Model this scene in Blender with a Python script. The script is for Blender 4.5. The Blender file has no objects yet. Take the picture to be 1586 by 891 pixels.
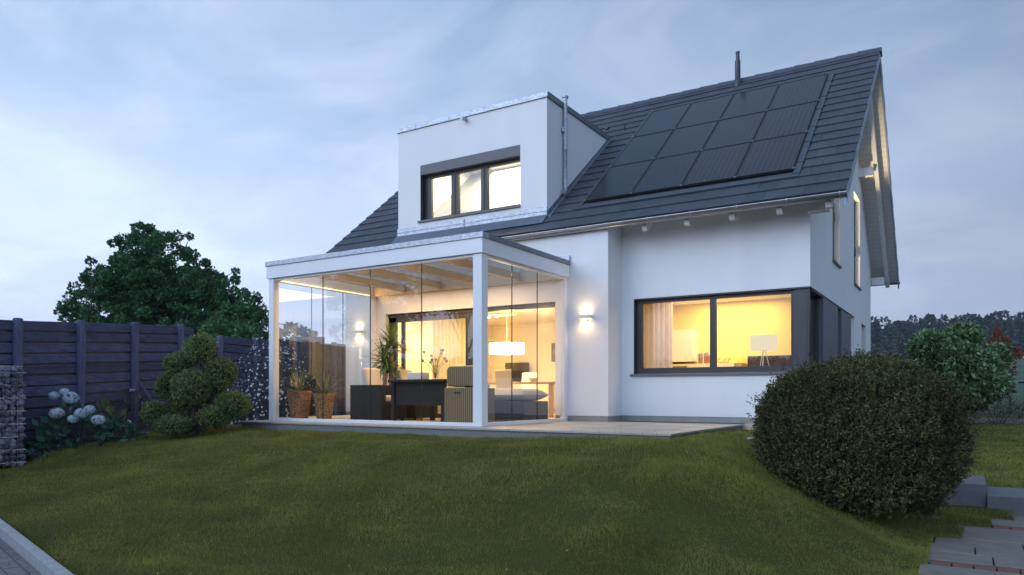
import bpy, math, random
import numpy as np
from mathutils import Vector, Matrix

random.seed(7); np.random.seed(7)
R = math.radians
SC = bpy.context.scene
COL = SC.collection

# ------------------------------------------------------------------ camera
cam = bpy.data.cameras.new('camera'); co = bpy.data.objects.new('camera', cam); COL.objects.link(co)
CX, CY, CZ, YAW, FPX = 6.184, -9.075, .498, .5567, 1128.3
co.location = (CX, CY, CZ); co.rotation_euler = (R(90), 0, YAW)
cam.sensor_width = 36; cam.lens = 36 * FPX / 1586
cam.shift_y = (610.2 - 445.5) / 1586
cam.clip_start = .05; cam.clip_end = 3000
SC.camera = co

# ------------------------------------------------------------------ dusk sky
W = bpy.data.worlds.new('World'); SC.world = W; W.use_nodes = True
def sky():
    nt = W.node_tree; N = nt.nodes; L = nt.links; N.clear()
    out = N.new('ShaderNodeOutputWorld'); bg = N.new('ShaderNodeBackground')
    tc = N.new('ShaderNodeTexCoord'); sep = N.new('ShaderNodeSeparateXYZ'); L.new(tc.outputs['Generated'], sep.inputs[0])
    def math_(op, a, b=None, clamp=False):
        n = N.new('ShaderNodeMath'); n.operation = op; n.use_clamp = clamp
        for i, v in enumerate((a, b)):
            if v is None: continue
            if isinstance(v, (int, float)): n.inputs[i].default_value = v
            else: L.new(v, n.inputs[i])
        return n.outputs[0]
    def mix(f, a, b, mode='MIX'):
        n = N.new('ShaderNodeMixRGB'); n.blend_type = mode
        for i, v in enumerate((f, a, b)):
            if isinstance(v, (int, float)): n.inputs[i].default_value = v
            elif isinstance(v, tuple): n.inputs[i].default_value = v + (1,)
            else: L.new(v, n.inputs[i])
        return n.outputs[0]
    x, y, z = sep.outputs
    # colour by height and by bearing (brighter towards the west, where the sun went down)
    hi = N.new('ShaderNodeValToRGB'); L.new(z, hi.inputs[0]); e = hi.color_ramp.elements
    e[0].position = 0.0; e[0].color = (.40, .475, .69, 1)
    e[1].position = .60; e[1].color = (.15, .245, .42, 1)
    for p, c in ((.12, (.45, .54, .77, 1)), (.25, (.42, .53, .76, 1)), (.40, (.29, .41, .61, 1))):
        q = e.new(p); q.color = c
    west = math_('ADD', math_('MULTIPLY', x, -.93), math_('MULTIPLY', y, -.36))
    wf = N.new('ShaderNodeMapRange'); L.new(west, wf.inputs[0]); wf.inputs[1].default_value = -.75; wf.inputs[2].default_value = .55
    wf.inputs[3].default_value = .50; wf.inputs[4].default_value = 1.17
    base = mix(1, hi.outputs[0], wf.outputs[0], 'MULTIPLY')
    # clouds: soft veils projected on a flat layer above
    den = math_('ADD', math_('MAXIMUM', z, 0), .22)
    cx = math_('DIVIDE', x, den); cy = math_('DIVIDE', y, den)
    cb = N.new('ShaderNodeCombineXYZ'); L.new(cx, cb.inputs[0]); L.new(cy, cb.inputs[1])
    mp = N.new('ShaderNodeMapping'); L.new(cb.outputs[0], mp.inputs[0]); mp.inputs['Rotation'].default_value = (0, 0, R(35)); mp.inputs['Scale'].default_value = (.85, 1.2, 1); mp.inputs['Location'].default_value = (1.3, .4, 0)
    n1 = N.new('ShaderNodeTexNoise'); L.new(mp.outputs[0], n1.inputs[0]); n1.inputs['Scale'].default_value = 2.1; n1.inputs['Detail'].default_value = 9; n1.inputs['Roughness'].default_value = .56; n1.inputs['Distortion'].default_value = .5
    cr = N.new('ShaderNodeValToRGB'); L.new(n1.outputs[0], cr.inputs[0]); cr.color_ramp.interpolation = 'EASE'
    cr.color_ramp.elements[0].position = .36; cr.color_ramp.elements[1].position = .72
    cf = math_('MULTIPLY', cr.outputs[0], .42)
    cloudc = mix(1, (.68, .76, .92), wf.outputs[0], 'MULTIPLY')
    c = mix(cf, base, cloudc)
    n2 = N.new('ShaderNodeTexNoise'); L.new(mp.outputs[0], n2.inputs[0]); n2.inputs['Scale'].default_value = .8; n2.inputs['Detail'].default_value = 4
    dr = N.new('ShaderNodeMapRange'); L.new(n2.outputs[0], dr.inputs[0]); dr.inputs[1].default_value = .35; dr.inputs[2].default_value = .65; dr.inputs[3].default_value = .93; dr.inputs[4].default_value = 1.08
    c = mix(1, c, dr.outputs[0], 'MULTIPLY')
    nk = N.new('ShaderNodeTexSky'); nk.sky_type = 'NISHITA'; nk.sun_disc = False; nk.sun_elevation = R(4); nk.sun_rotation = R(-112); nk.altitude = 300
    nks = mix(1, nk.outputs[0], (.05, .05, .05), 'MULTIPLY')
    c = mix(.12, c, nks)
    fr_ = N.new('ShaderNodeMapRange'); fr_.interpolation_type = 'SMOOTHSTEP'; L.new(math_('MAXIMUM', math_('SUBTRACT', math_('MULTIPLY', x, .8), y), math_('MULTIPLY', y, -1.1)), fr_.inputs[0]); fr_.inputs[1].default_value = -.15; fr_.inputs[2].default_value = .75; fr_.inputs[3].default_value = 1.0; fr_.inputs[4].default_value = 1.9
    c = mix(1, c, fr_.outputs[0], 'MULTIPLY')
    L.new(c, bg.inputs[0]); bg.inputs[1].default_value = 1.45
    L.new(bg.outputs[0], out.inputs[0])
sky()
sun = bpy.data.lights.new('sun', 'SUN'); sun.energy = .8; sun.angle = R(35); sun.color = (.84, .91, 1)
so = bpy.data.objects.new('sun', sun); COL.objects.link(so)
so.rotation_euler = Vector((.42, .80, -.42)).to_track_quat('-Z', 'Y').to_euler()
SC.view_settings.view_transform = 'Standard'; SC.view_settings.look = 'None'; SC.view_settings.exposure = 0; SC.view_settings.gamma = 1
SC.view_settings.use_curve_mapping = False
SC.cycles.max_bounces = 9; SC.cycles.transparent_max_bounces = 24; SC.cycles.diffuse_bounces = 4; SC.cycles.glossy_bounces = 4
SC.cycles.sample_clamp_indirect = 6; SC.cycles.caustics_reflective = False; SC.cycles.caustics_refractive = False

# ------------------------------------------------------------------ materials
MATS = {}
def mat(name, col, rough=.6, metal=0, var=.0, vscale=6, bump=0, bscale=40, spec=.5, island=0, trans=0, emit=None, stretch=None, detail=4, coords='Object', sheen=0):
    if name in MATS: return MATS[name]
    m = bpy.data.materials.new(name); m.use_nodes = True; nt = m.node_tree; N = nt.nodes; L = nt.links
    b = N['Principled BSDF']; b.inputs['Roughness'].default_value = rough; b.inputs['Metallic'].default_value = metal
    b.inputs['Specular IOR Level'].default_value = spec
    b.inputs['Base Color'].default_value = tuple(col) + (1,)
    tc = N.new('ShaderNodeTexCoord'); src = tc.outputs[coords]
    if stretch:
        mp = N.new('ShaderNodeMapping'); mp.inputs['Scale'].default_value = stretch; L.new(src, mp.inputs[0]); src = mp.outputs[0]
    last = None
    if var:
        n = N.new('ShaderNodeTexNoise'); n.inputs['Scale'].default_value = vscale; n.inputs['Detail'].default_value = detail; n.inputs['Roughness'].default_value = .6; L.new(src, n.inputs[0])
        mr = N.new('ShaderNodeMapRange'); mr.inputs[1].default_value = .3; mr.inputs[2].default_value = .7; mr.inputs[3].default_value = 1 - var; mr.inputs[4].default_value = 1 + var; L.new(n.outputs[0], mr.inputs[0])
        mx = N.new('ShaderNodeMixRGB'); mx.blend_type = 'MULTIPLY'; mx.inputs[0].default_value = 1; mx.inputs[1].default_value = tuple(col) + (1,); L.new(mr.outputs[0], mx.inputs[2]); last = mx.outputs[0]
    if island:
        g = N.new('ShaderNodeNewGeometry'); mr = N.new('ShaderNodeMapRange'); L.new(g.outputs['Random Per Island'], mr.inputs[0]); mr.inputs[3].default_value = 1 - island; mr.inputs[4].default_value = 1 + island
        mx = N.new('ShaderNodeMixRGB'); mx.blend_type = 'MULTIPLY'; mx.inputs[0].default_value = 1
        if last is None: mx.inputs[1].default_value = tuple(col) + (1,)
        else: L.new(last, mx.inputs[1])
        L.new(mr.outputs[0], mx.inputs[2]); last = mx.outputs[0]
    if last is not None: L.new(last, b.inputs['Base Color'])
    if bump:
        n = N.new('ShaderNodeTexNoise'); n.inputs['Scale'].default_value = bscale; n.inputs['Detail'].default_value = 3; L.new(src, n.inputs[0])
        bp = N.new('ShaderNodeBump'); bp.inputs['Strength'].default_value = bump; bp.inputs['Distance'].default_value = .01; L.new(n.outputs[0], bp.inputs['Height']); L.new(bp.outputs[0], b.inputs['Normal'])
    if emit:
        b.inputs['Emission Color'].default_value = tuple(emit[:3]) + (1,); b.inputs['Emission Strength'].default_value = emit[3]
    if trans:
        tr = N.new('ShaderNodeBsdfTranslucent'); ms = N.new('ShaderNodeMixShader'); ms.inputs[0].default_value = trans
        if last is not None: L.new(last, tr.inputs[0])
        else: tr.inputs[0].default_value = tuple(col) + (1,)
        L.new(b.outputs[0], ms.inputs[1]); L.new(tr.outputs[0], ms.inputs[2]); L.new(ms.outputs[0], N['Material Output'].inputs[0])
    MATS[name] = m; return m

def glass_mat(name, tint=(1, 1, 1), f0=.045, boost=1.0):
    m = bpy.data.materials.new(name); m.use_nodes = True; nt = m.node_tree; N = nt.nodes; L = nt.links; N.clear()
    out = N.new('ShaderNodeOutputMaterial'); t = N.new('ShaderNodeBsdfTransparent'); t.inputs[0].default_value = tint + (1,)
    g = N.new('ShaderNodeBsdfGlossy'); g.inputs['Roughness'].default_value = 0.0
    lw = N.new('ShaderNodeLayerWeight'); lw.inputs[0].default_value = .5
    p = N.new('ShaderNodeMath'); p.operation = 'POWER'; L.new(lw.outputs['Facing'], p.inputs[0]); p.inputs[1].default_value = 4.5
    q = N.new('ShaderNodeMath'); q.operation = 'MULTIPLY_ADD'; L.new(p.outputs[0], q.inputs[0]); q.inputs[1].default_value = .9 * boost; q.inputs[2].default_value = f0
    ms = N.new('ShaderNodeMixShader'); L.new(q.outputs[0], ms.inputs[0]); L.new(t.outputs[0], ms.inputs[1]); L.new(g.outputs[0], ms.inputs[2]); L.new(ms.outputs[0], out.inputs[0])
    return m

def emit_mat(name, col, s):
    m = bpy.data.materials.new(name); m.use_nodes = True; N = m.node_tree.nodes; L = m.node_tree.links; N.clear()
    out = N.new('ShaderNodeOutputMaterial'); e = N.new('ShaderNodeEmission'); e.inputs[0].default_value = col + (1,); e.inputs[1].default_value = s; L.new(e.outputs[0], out.inputs[0]); return m

def stripe_mat(name, a, b, scale, rough=.5, axis='X', width=.5, bumpy=0, metal=0, var=0):
    """two-colour stripes along one object axis"""
    m = bpy.data.materials.new(name); m.use_nodes = True; N = m.node_tree.nodes; L = m.node_tree.links
    bs = N['Principled BSDF']; bs.inputs['Roughness'].default_value = rough; bs.inputs['Metallic'].default_value = metal
    tc = N.new('ShaderNodeTexCoord'); sp = N.new('ShaderNodeSeparateXYZ'); L.new(tc.outputs['Object'], sp.inputs[0])
    mu = N.new('ShaderNodeMath'); mu.operation = 'MULTIPLY'; L.new(sp.outputs[axis], mu.inputs[0]); mu.inputs[1].default_value = scale
    fr = N.new('ShaderNodeMath'); fr.operation = 'FRACT'; L.new(mu.outputs[0], fr.inputs[0])
    lt = N.new('ShaderNodeMath'); lt.operation = 'LESS_THAN'; L.new(fr.outputs[0], lt.inputs[0]); lt.inputs[1].default_value = width
    mx = N.new('ShaderNodeMixRGB'); L.new(lt.outputs[0], mx.inputs[0]); mx.inputs[1].default_value = a + (1,); mx.inputs[2].default_value = b + (1,)
    L.new(mx.outputs[0], bs.inputs['Base Color'])
    if bumpy:
        bp = N.new('ShaderNodeBump'); bp.inputs['Strength'].default_value = bumpy; bp.inputs['Distance'].default_value = .01
        sn = N.new('ShaderNodeMath'); sn.operation = 'PINGPONG'; L.new(fr.outputs[0], sn.inputs[0]); sn.inputs[1].default_value = .5
        L.new(sn.outputs[0], bp.inputs['Height']); L.new(bp.outputs[0], bs.inputs['Normal'])
    MATS[name] = m; return m

M = dict(
    render=mat('white_render', (.81, .83, .86), .85, var=.035, vscale=2.2, stretch=(1, 1, .3), detail=8, bump=.25, bscale=260),
    inner=mat('inner_plaster', (.78, .72, .62), .9, var=.015),
    innerwhite=mat('inner_ceiling', (.85, .82, .76), .9),
    yellow=mat('yellow_wall', (.80, .62, .16), .85, var=.02, vscale=2),
    innerfloor=mat('tile_floor', (.52, .43, .31), .35, var=.05, vscale=4),
    plinth=mat('plinth_grey', (.30, .32, .31), .8, var=.12, vscale=5, bump=.3, bscale=120),
    alu=mat('white_aluminium', (.80, .83, .87), .38, spec=.5, var=.015, vscale=2),
    frame=mat('anthracite_frame', (.035, .037, .042), .45),
    panel=mat('grey_panel', (.13, .145, .17), .55, var=.03, vscale=3),
    darkpanel=mat('dark_panel', (.045, .05, .058), .45, var=.03, vscale=3),
    shutter=mat('shutter_box_grey', (.10, .115, .13), .5, var=.02),
    zinc=mat('zinc', (.42, .47, .53), .5, metal=.6, var=.35, vscale=14, bump=.1, bscale=20, detail=6, stretch=(1, 1, 2.5)),
    zincdark=mat('zinc_dark', (.20, .23, .27), .5, metal=.4, var=.15, vscale=6),
    gutter=mat('gutter_metal', (.34, .35, .37), .3, metal=.9, var=.12, vscale=5),
    tile=mat('roof_tile', (.050, .060, .076), .6, var=.14, vscale=3, bump=.25, bscale=90, island=.13),
    ridge=mat('ridge_tile', (.055, .070, .092), .62, var=.12, vscale=8, island=.12),
    soffit=mat('white_soffit', (.72, .72, .72), .7, var=.02, bump=.0),
    timberw=mat('white_timber', (.74, .75, .76), .6, var=.03, vscale=12),
    stone=mat('terrace_stone', (.40, .38, .34), .55, var=.10, vscale=3, bump=.15, bscale=60, detail=7),
    stoneside=mat('terrace_edge', (.20, .21, .21), .85, var=.14, vscale=30, bump=.3, bscale=150),
    concrete=mat('concrete', (.30, .32, .34), .9, var=.14, vscale=8, bump=.4, bscale=80, detail=7),
    black=mat('black_metal', (.02, .021, .023), .45),
    wicker=stripe_mat('dark_wicker', (.018, .015, .012), (.028, .023, .018), 45, .7, 'Z', .5, .6),
    wickerl=stripe_mat('brown_wicker', (.15, .105, .06), (.36, .26, .14), 26, .45, 'X', .5, .9),
    beam=mat('lamplit_beam', (.60, .46, .30), .5, var=.08, vscale=4),  # golden lamplight on white beams put into the base colour
    cushion=mat('cream_cushion', (.66, .62, .54), .9, bump=.3, bscale=14),
    cushiong=mat('grey_cushion', (.50, .48, .44), .9, var=.06, bump=.5, bscale=9),
    terracotta=mat('speckled_planter', (.34, .19, .09), .85, var=.75, vscale=26, bump=.5, bscale=60),
    curtain=mat('cream_curtain', (.88, .84, .70), .9, trans=.5),
    curtainp=mat('pink_curtain', (.95, .86, .76), .9, trans=.45),
    wood=mat('light_wood', (.45, .27, .13), .5, var=.2, vscale=3, stretch=(1, 8, 8)),
    oak=mat('oak_table', (.42, .28, .15), .45, var=.15, vscale=3, stretch=(1, 8, 8)),
    cabinet=mat('cream_cabinet', (.80, .74, .62), .4),
    darkwood=mat('dark_sideboard', (.10, .05, .03), .4, var=.4, vscale=6, stretch=(1, 4, 4)),
    fence=mat('weathered_fence', (.052, .066, .135), .85, var=.42, vscale=3, bump=.6, bscale=25, stretch=(7, .6, 7), island=.32, detail=7),
    fpost=mat('fence_post', (.09, .105, .19), .9, var=.4, vscale=4, bump=.6, bscale=25, stretch=(6, 6, .8), detail=7),
    rock=mat('gabion_rock', (.15, .165, .215), .9, var=.3, vscale=6, bump=.5, bscale=20, island=.45),
    wire=mat('galvanised_wire', (.50, .52, .56), .4, metal=.7),
    corten=mat('dark_steel', (.045, .036, .038), .6, var=.3, vscale=5),
    soil=mat('soil', (.035, .028, .022), 1, var=.4, vscale=12, bump=1, bscale=30),
    mulch=mat('bark_mulch', (.10, .075, .06), 1, var=.5, vscale=20, bump=1, bscale=40),
    bark=mat('bark', (.06, .05, .045), .95, var=.4, vscale=10, bump=.8, bscale=30, stretch=(1, 1, .3)),
    twig=mat('dry_twig', (.30, .22, .14), .9),
    book=mat('book_spine', (.35, .22, .14), .7, island=.7),
    white=mat('white_lacquer', (.85, .84, .80), .4),
    ceramic=mat('ceramic', (.7, .68, .62), .2),
    picture=mat('picture_print', (.22, .17, .11), .6, var=.6, vscale=7),
    screen=mat('tv_screen', (.012, .013, .015), .15),
    glass=glass_mat('window_glass', (.97, .98, .97)),
    glassc=glass_mat('pane_glass', (.975, .985, .98), .058, 1.0),
    glassroof=glass_mat('roof_glass', (.80, .84, .86), .05),
    glassedge=mat('glass_edge', (.03, .06, .06), .2),
)
GOLD = (1.0, .55, .18); WARM = (1.0, .66, .30); WARM2 = (1.0, .74, .42)

# ------------------------------------------------------------------ builders
class MB:
    def __init__(s): s.v = []; s.f = []; s.m = []; s.pieces = []
    def add(s, vs, fs, mi=0):
        s.pieces.append(([tuple(v) for v in vs], [tuple(f) for f in fs]))
        n = len(s.v); s.v += [tuple(v) for v in vs]; s.f += [tuple(i + n for i in f) for f in fs]; s.m += [mi] * len(fs); return s
    def box(s, x0, x1, y0, y1, z0, z1, mi=0):
        x0, x1 = sorted((x0, x1)); y0, y1 = sorted((y0, y1)); z0, z1 = sorted((z0, z1))
        return s.add([(x0, y0, z0), (x1, y0, z0), (x1, y1, z0), (x0, y1, z0), (x0, y0, z1), (x1, y0, z1), (x1, y1, z1), (x0, y1, z1)],
                     [(0, 3, 2, 1), (4, 5, 6, 7), (0, 1, 5, 4), (1, 2, 6, 5), (2, 3, 7, 6), (3, 0, 4, 7)], mi)
    def obox(s, c, size, mtx, mi=0):
        hx, hy, hz = [a / 2 for a in size]; c = Vector(c)
        vs = [c + mtx @ Vector((sx * hx, sy * hy, sz * hz)) for sz in (-1, 1) for sx, sy in ((-1, -1), (1, -1), (1, 1), (-1, 1))]
        return s.add(vs, [(0, 3, 2, 1), (4, 5, 6, 7), (0, 1, 5, 4), (1, 2, 6, 5), (2, 3, 7, 6), (3, 0, 4, 7)], mi)
    def cyl(s, p0, p1, r0, r1=None, n=12, cap=True, mi=0):
        r1 = r0 if r1 is None else r1; p0 = Vector(p0); p1 = Vector(p1); d = (p1 - p0).normalized()
        u = d.orthogonal().normalized(); w = d.cross(u)
        vs = []
        for p, r in ((p0, r0), (p1, r1)):
            for i in range(n):
                a = 2 * math.pi * i / n; vs.append(p + u * (math.cos(a) * r) + w * (math.sin(a) * r))
        fs = [(i, (i + 1) % n, n + (i + 1) % n, n + i) for i in range(n)]
        if cap: fs += [tuple(range(n - 1, -1, -1)), tuple(range(n, 2 * n))]
        return s.add(vs, fs, mi)
    def tube(s, pts, rad, n=8, mi=0):
        pts = [Vector(p) for p in pts]; k = len(pts); rads = rad if isinstance(rad, (list, tuple)) else [rad] * k
        vs = []; ref = None
        for i, p in enumerate(pts):
            d = (pts[min(i + 1, k - 1)] - pts[max(i - 1, 0)]).normalized()
            if ref is None: ref = d.orthogonal().normalized()
            u = (ref - d * ref.dot(d)); u = u.normalized() if u.length > 1e-6 else d.orthogonal().normalized(); ref = u; w = d.cross(u)
            for j in range(n):
                a = 2 * math.pi * j / n; vs.append(p + (u * math.cos(a) + w * math.sin(a)) * rads[i])
        fs = []
        for i in range(k - 1):
            for j in range(n):
                a = i * n + j; b = i * n + (j + 1) % n; fs.append((a, b, b + n, a + n))
        fs += [tuple(range(n - 1, -1, -1)), tuple(range((k - 1) * n, k * n))]
        return s.add(vs, fs, mi)
    def lathe(s, c, prof, n=24, mi=0, cap=True):
        c = Vector(c); vs = []
        for r, z in prof:
            for i in range(n):
                a = 2 * math.pi * i / n; vs.append(c + Vector((math.cos(a) * r, math.sin(a) * r, z)))
        fs = []
        for k in range(len(prof) - 1):
            for i in range(n): fs.append((k * n + i, k * n + (i + 1) % n, (k + 1) * n + (i + 1) % n, (k + 1) * n + i))
        if cap: fs += [tuple(range(n - 1, -1, -1)), tuple(range((len(prof) - 1) * n, len(prof) * n))]
        return s.add(vs, fs, mi)
    def prism(s, poly, axis, a, b, mi=0):
        """extrude a 2D polygon along an axis; poly is in the other two coordinates in xyz order"""
        def p3(p, t):
            if axis == 'x': return (t, p[0], p[1])
            if axis == 'y': return (p[0], t, p[1])
            return (p[0], p[1], t)
        n = len(poly); vs = [p3(p, a) for p in poly] + [p3(p, b) for p in poly]
        fs = [tuple(range(n - 1, -1, -1)), tuple(range(n, 2 * n))] + [(i, (i + 1) % n, n + (i + 1) % n, n + i) for i in range(n)]
        return s.add(vs, fs, mi)
    def build(s, name, material, parent=None, bevel=0, smooth=False, origin=None, loc=None):
        me = bpy.data.meshes.new(name)
        vs = s.v
        if origin is not None: vs = [(v[0] - origin[0], v[1] - origin[1], v[2] - origin[2]) for v in vs]
        me.from_pydata(vs, [], s.f)
        ms = material if isinstance(material, (list, tuple)) else [material]
        for m_ in ms: me.materials.append(M[m_] if isinstance(m_, str) else m_)
        if len(ms) > 1: me.polygons.foreach_set('material_index', s.m)
        import bmesh
        b = bmesh.new(); b.from_mesh(me); bmesh.ops.recalc_face_normals(b, faces=b.faces); b.to_mesh(me); b.free()
        if smooth: me.shade_smooth()
        o = bpy.data.objects.new(name, me); COL.objects.link(o)
        if origin is not None and parent is None: o.location = origin
        if loc is not None: o.location = loc
        if parent is not None:
            o.parent = parent
            if origin is not None: o.location = Vector(origin) - world_loc(parent)
            else: o.location = -world_loc(parent) if loc is None else loc
        if bevel:
            md = o.modifiers.new('bevel', 'BEVEL'); md.width = bevel; md.segments = 2; md.limit_method = 'ANGLE'; md.angle_limit = R(40)
        if smooth:
            md = o.modifiers.new('edge', 'EDGE_SPLIT'); md.split_angle = R(45)
        return o
def build_each(mb, name, material, parent=None, **k):
    for vs, fs in mb.pieces:
        q = MB(); q.add(vs, fs); q.build(name, material, parent, **k)
def world_loc(o):
    v = Vector((0, 0, 0))
    while o is not None: v += o.location; o = o.parent
    return v
def tag(o, label=None, cat=None, group=None, kind=None):
    if label: o['label'] = label
    if cat: o['category'] = cat
    if group: o['group'] = group
    if kind: o['kind'] = kind
    return o
def thing(name, label, cat, loc=(0, 0, 0), group=None):
    o = bpy.data.objects.new(name, None); COL.objects.link(o); o.location = loc; o.empty_display_size = .2
    return tag(o, label, cat, group)
def sub_empty(name, parent, loc=None):
    o = bpy.data.objects.new(name, None); COL.objects.link(o); o.parent = parent; o.location = (0, 0, 0) if loc is None else loc; return o
def np_mesh(name, verts, faces, material, parent=None, loc=None, smooth=False):
    """verts Nx3, faces MxK arrays (all faces with K corners)"""
    me = bpy.data.meshes.new(name); n = len(verts); k = faces.shape[1]; m_ = len(faces)
    me.vertices.add(n); me.vertices.foreach_set('co', np.asarray(verts, np.float32).ravel())
    me.loops.add(m_ * k); me.loops.foreach_set('vertex_index', np.asarray(faces, np.int32).ravel())
    me.polygons.add(m_); me.polygons.foreach_set('loop_start', np.arange(0, m_ * k, k, dtype=np.int32)); me.polygons.foreach_set('loop_total', np.full(m_, k, np.int32))
    if smooth: me.polygons.foreach_set('use_smooth', np.ones(m_, bool))
    me.update(calc_edges=True); me.validate()
    me.materials.append(M[material] if isinstance(material, str) else material)
    o = bpy.data.objects.new(name, me); COL.objects.link(o)
    if parent is not None: o.parent = parent
    if loc is not None: o.location = loc
    return o
def norm(a): return a / np.maximum(np.linalg.norm(a, axis=-1, keepdims=True), 1e-9)
def leaves(P, D, size, aspect=.5, fold=.25, jitter=.6, rng=None):
    """one folded rhombus leaf per point: P positions, D outward directions"""
    rng = rng or np.random
    n = len(P); d = norm(D + rng.normal(0, jitter, (n, 3))); side = norm(np.cross(d, rng.normal(0, 1, (n, 3)))); up = np.cross(side, d)
    s = size * rng.uniform(.6, 1.3, (n, 1)) if np.isscalar(size) else size[:, None]
    a = P; tip = P + d * s; mid = P + d * s * .5
    w = s * aspect * .5
    l = mid + side * w + up * s * fold; r = mid - side * w + up * s * fold
    V = np.stack([a, l, tip, r], 1).reshape(-1, 3); i = np.arange(n)[:, None] * 4
    return V, np.concatenate([i + 0, i + 1, i + 2, i + 3], 1)
def fol(name, col, var=.25, island=.35, trans=.25, rough=.55, spec=.3, vs=2.0): return mat(name, col, rough, var=var, vscale=vs, island=island, trans=trans, spec=spec, coords='Object')
def noise3(P, s, seed=0):
    """cheap smooth pseudo-noise from sines, -1..1"""
    r = np.random.RandomState(seed); out = 0
    for k in range(5):
        w = r.normal(0, 1, (3,)) * s * (1.25 ** k); out = out + np.sin(P @ w + r.uniform(0, 6.28)) * (.8 ** k)
    return out / 2.6

# ------------------------------------------------------------------ ground shape
def sstep(t): t = np.clip(t, 0, 1); return t * t * (3 - 2 * t)
def ground_z(X, Y):
    X = np.asarray(X, float); Y = np.asarray(Y, float)
    W1 = 3.7 + .25 * np.maximum(0, 2.5 - X); W1 = np.minimum(W1, 6.2)
    a = np.maximum((-.45 - Y) / W1, 0); b = np.maximum((X - 3.35) / 2.5, 0)
    q = np.sqrt(a * a + b * b); S = .45 * np.minimum(q, 1) + .55 * sstep(q)
    base = -.15 + .07 * sstep((X - .6) / 2.0) - (.93 + .07 * sstep((X - .6) / 2.0)) * S
    zr = np.interp(Y, [-50, 2.0, 3.8, 14.7, 30, 62, 228, 420, 900], [-1.08, -1.08, -.88, -.36, .15, 1.5, 10.2, 16, 20])
    k = sstep((X - 3.5) / 2.0)
    z = base + (np.maximum(base, zr) - base) * k
    far = np.interp(Y, [-50, 12, 30, 62, 228, 420, 900], [-9, -.4, .15, 1.5, 10.2, 16, 20])
    z = np.maximum(z, far)
    lf = sstep((-X - 8.6) / 6.0); z = z * (1 - lf * (Y < 30)) + (-.6) * lf * (Y < 30)
    return z
def bumps(X, Y): return bumps_(X, Y) * (1 - sstep((np.asarray(Y, float) - 2.5) / 2.0))
def bumps_(X, Y):
    return .012 * np.sin(Y * 7.3 + 1.6 * np.sin(X * 1.7) + X * .6) + .009 * np.sin(Y * 10.9 - X * 1.9 + 2 * np.sin(X * .8 + 1)) * np.sin(X * 2.3 + Y) + .012 * np.sin(X * 2.1 + Y * 1.3) + .014 * np.sin(X * .9 - Y * 2.4 + 1) + .006 * np.sin(X * 5.2 + 2 + Y * 3.7) + .01 * np.sin(Y * 4.4 - X * 1.1)
def grid_sheet(name, xs, ys, material, off=0, bump=True, parent=None):
    Xg, Yg = np.meshgrid(xs, ys); Z = ground_z(Xg, Yg) + off
    if bump: Z = Z + bumps(Xg, Yg) * (np.abs(Xg) < 12)
    V = np.stack([Xg, Yg, Z], -1).reshape(-1, 3); nx = len(xs); ny = len(ys)
    i = (np.arange(ny - 1)[:, None] * nx + np.arange(nx - 1)[None]).ravel()[:, None]
    return np_mesh(name, V, np.concatenate([i, i + 1, i + nx + 1, i + nx], 1), material, parent, smooth=True)

def ground_material():
    m = bpy.data.materials.new('lawn_ground'); m.use_nodes = True; N = m.node_tree.nodes; L = m.node_tree.links; b = N['Principled BSDF']; b.inputs['Roughness'].default_value = 1; b.inputs['Specular IOR Level'].default_value = .1
    tc = N.new('ShaderNodeTexCoord'); sp = N.new('ShaderNodeSeparateXYZ'); L.new(tc.outputs['Object'], sp.inputs[0])
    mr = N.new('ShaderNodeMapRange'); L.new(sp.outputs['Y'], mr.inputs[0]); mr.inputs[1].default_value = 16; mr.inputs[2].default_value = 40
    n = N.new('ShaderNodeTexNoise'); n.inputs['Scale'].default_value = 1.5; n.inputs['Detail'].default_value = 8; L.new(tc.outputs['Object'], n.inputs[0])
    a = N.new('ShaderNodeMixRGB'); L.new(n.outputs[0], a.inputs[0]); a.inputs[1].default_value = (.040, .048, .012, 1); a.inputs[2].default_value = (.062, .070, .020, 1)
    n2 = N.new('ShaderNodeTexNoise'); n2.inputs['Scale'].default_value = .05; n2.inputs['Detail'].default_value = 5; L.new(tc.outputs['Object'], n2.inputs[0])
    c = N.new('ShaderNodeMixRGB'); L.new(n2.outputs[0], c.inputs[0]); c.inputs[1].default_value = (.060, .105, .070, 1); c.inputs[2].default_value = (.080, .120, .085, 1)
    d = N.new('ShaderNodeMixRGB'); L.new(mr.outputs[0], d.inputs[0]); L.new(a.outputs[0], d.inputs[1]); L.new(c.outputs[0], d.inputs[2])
    L.new(d.outputs[0], b.inputs['Base Color'])
    MATS['lawn_ground'] = m; return m
M['lawng'] = ground_material()
xs = np.concatenate([[-1200, -700, -400, -250, -150, -90, -50, -30, -20, -15], np.arange(-12, 10.01, .16), [11, 13, 16, 20, 26, 35, 50, 80, 130, 220, 380, 700, 1200]])
ys = np.concatenate([[-300, -150, -80, -40, -20, -12, -9], np.arange(-7.4, 6, .16), np.arange(6, 16, .5), [17, 19, 22, 26, 30, 36, 44, 52, 62, 75, 95, 120, 150, 190, 228, 300, 420, 600, 900, 1500]])
tag(grid_sheet('ground', xs, ys, 'lawng'), 'lawn covered ground mounding up to the terrace and meadow rising to the wood', kind='structure')

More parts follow.
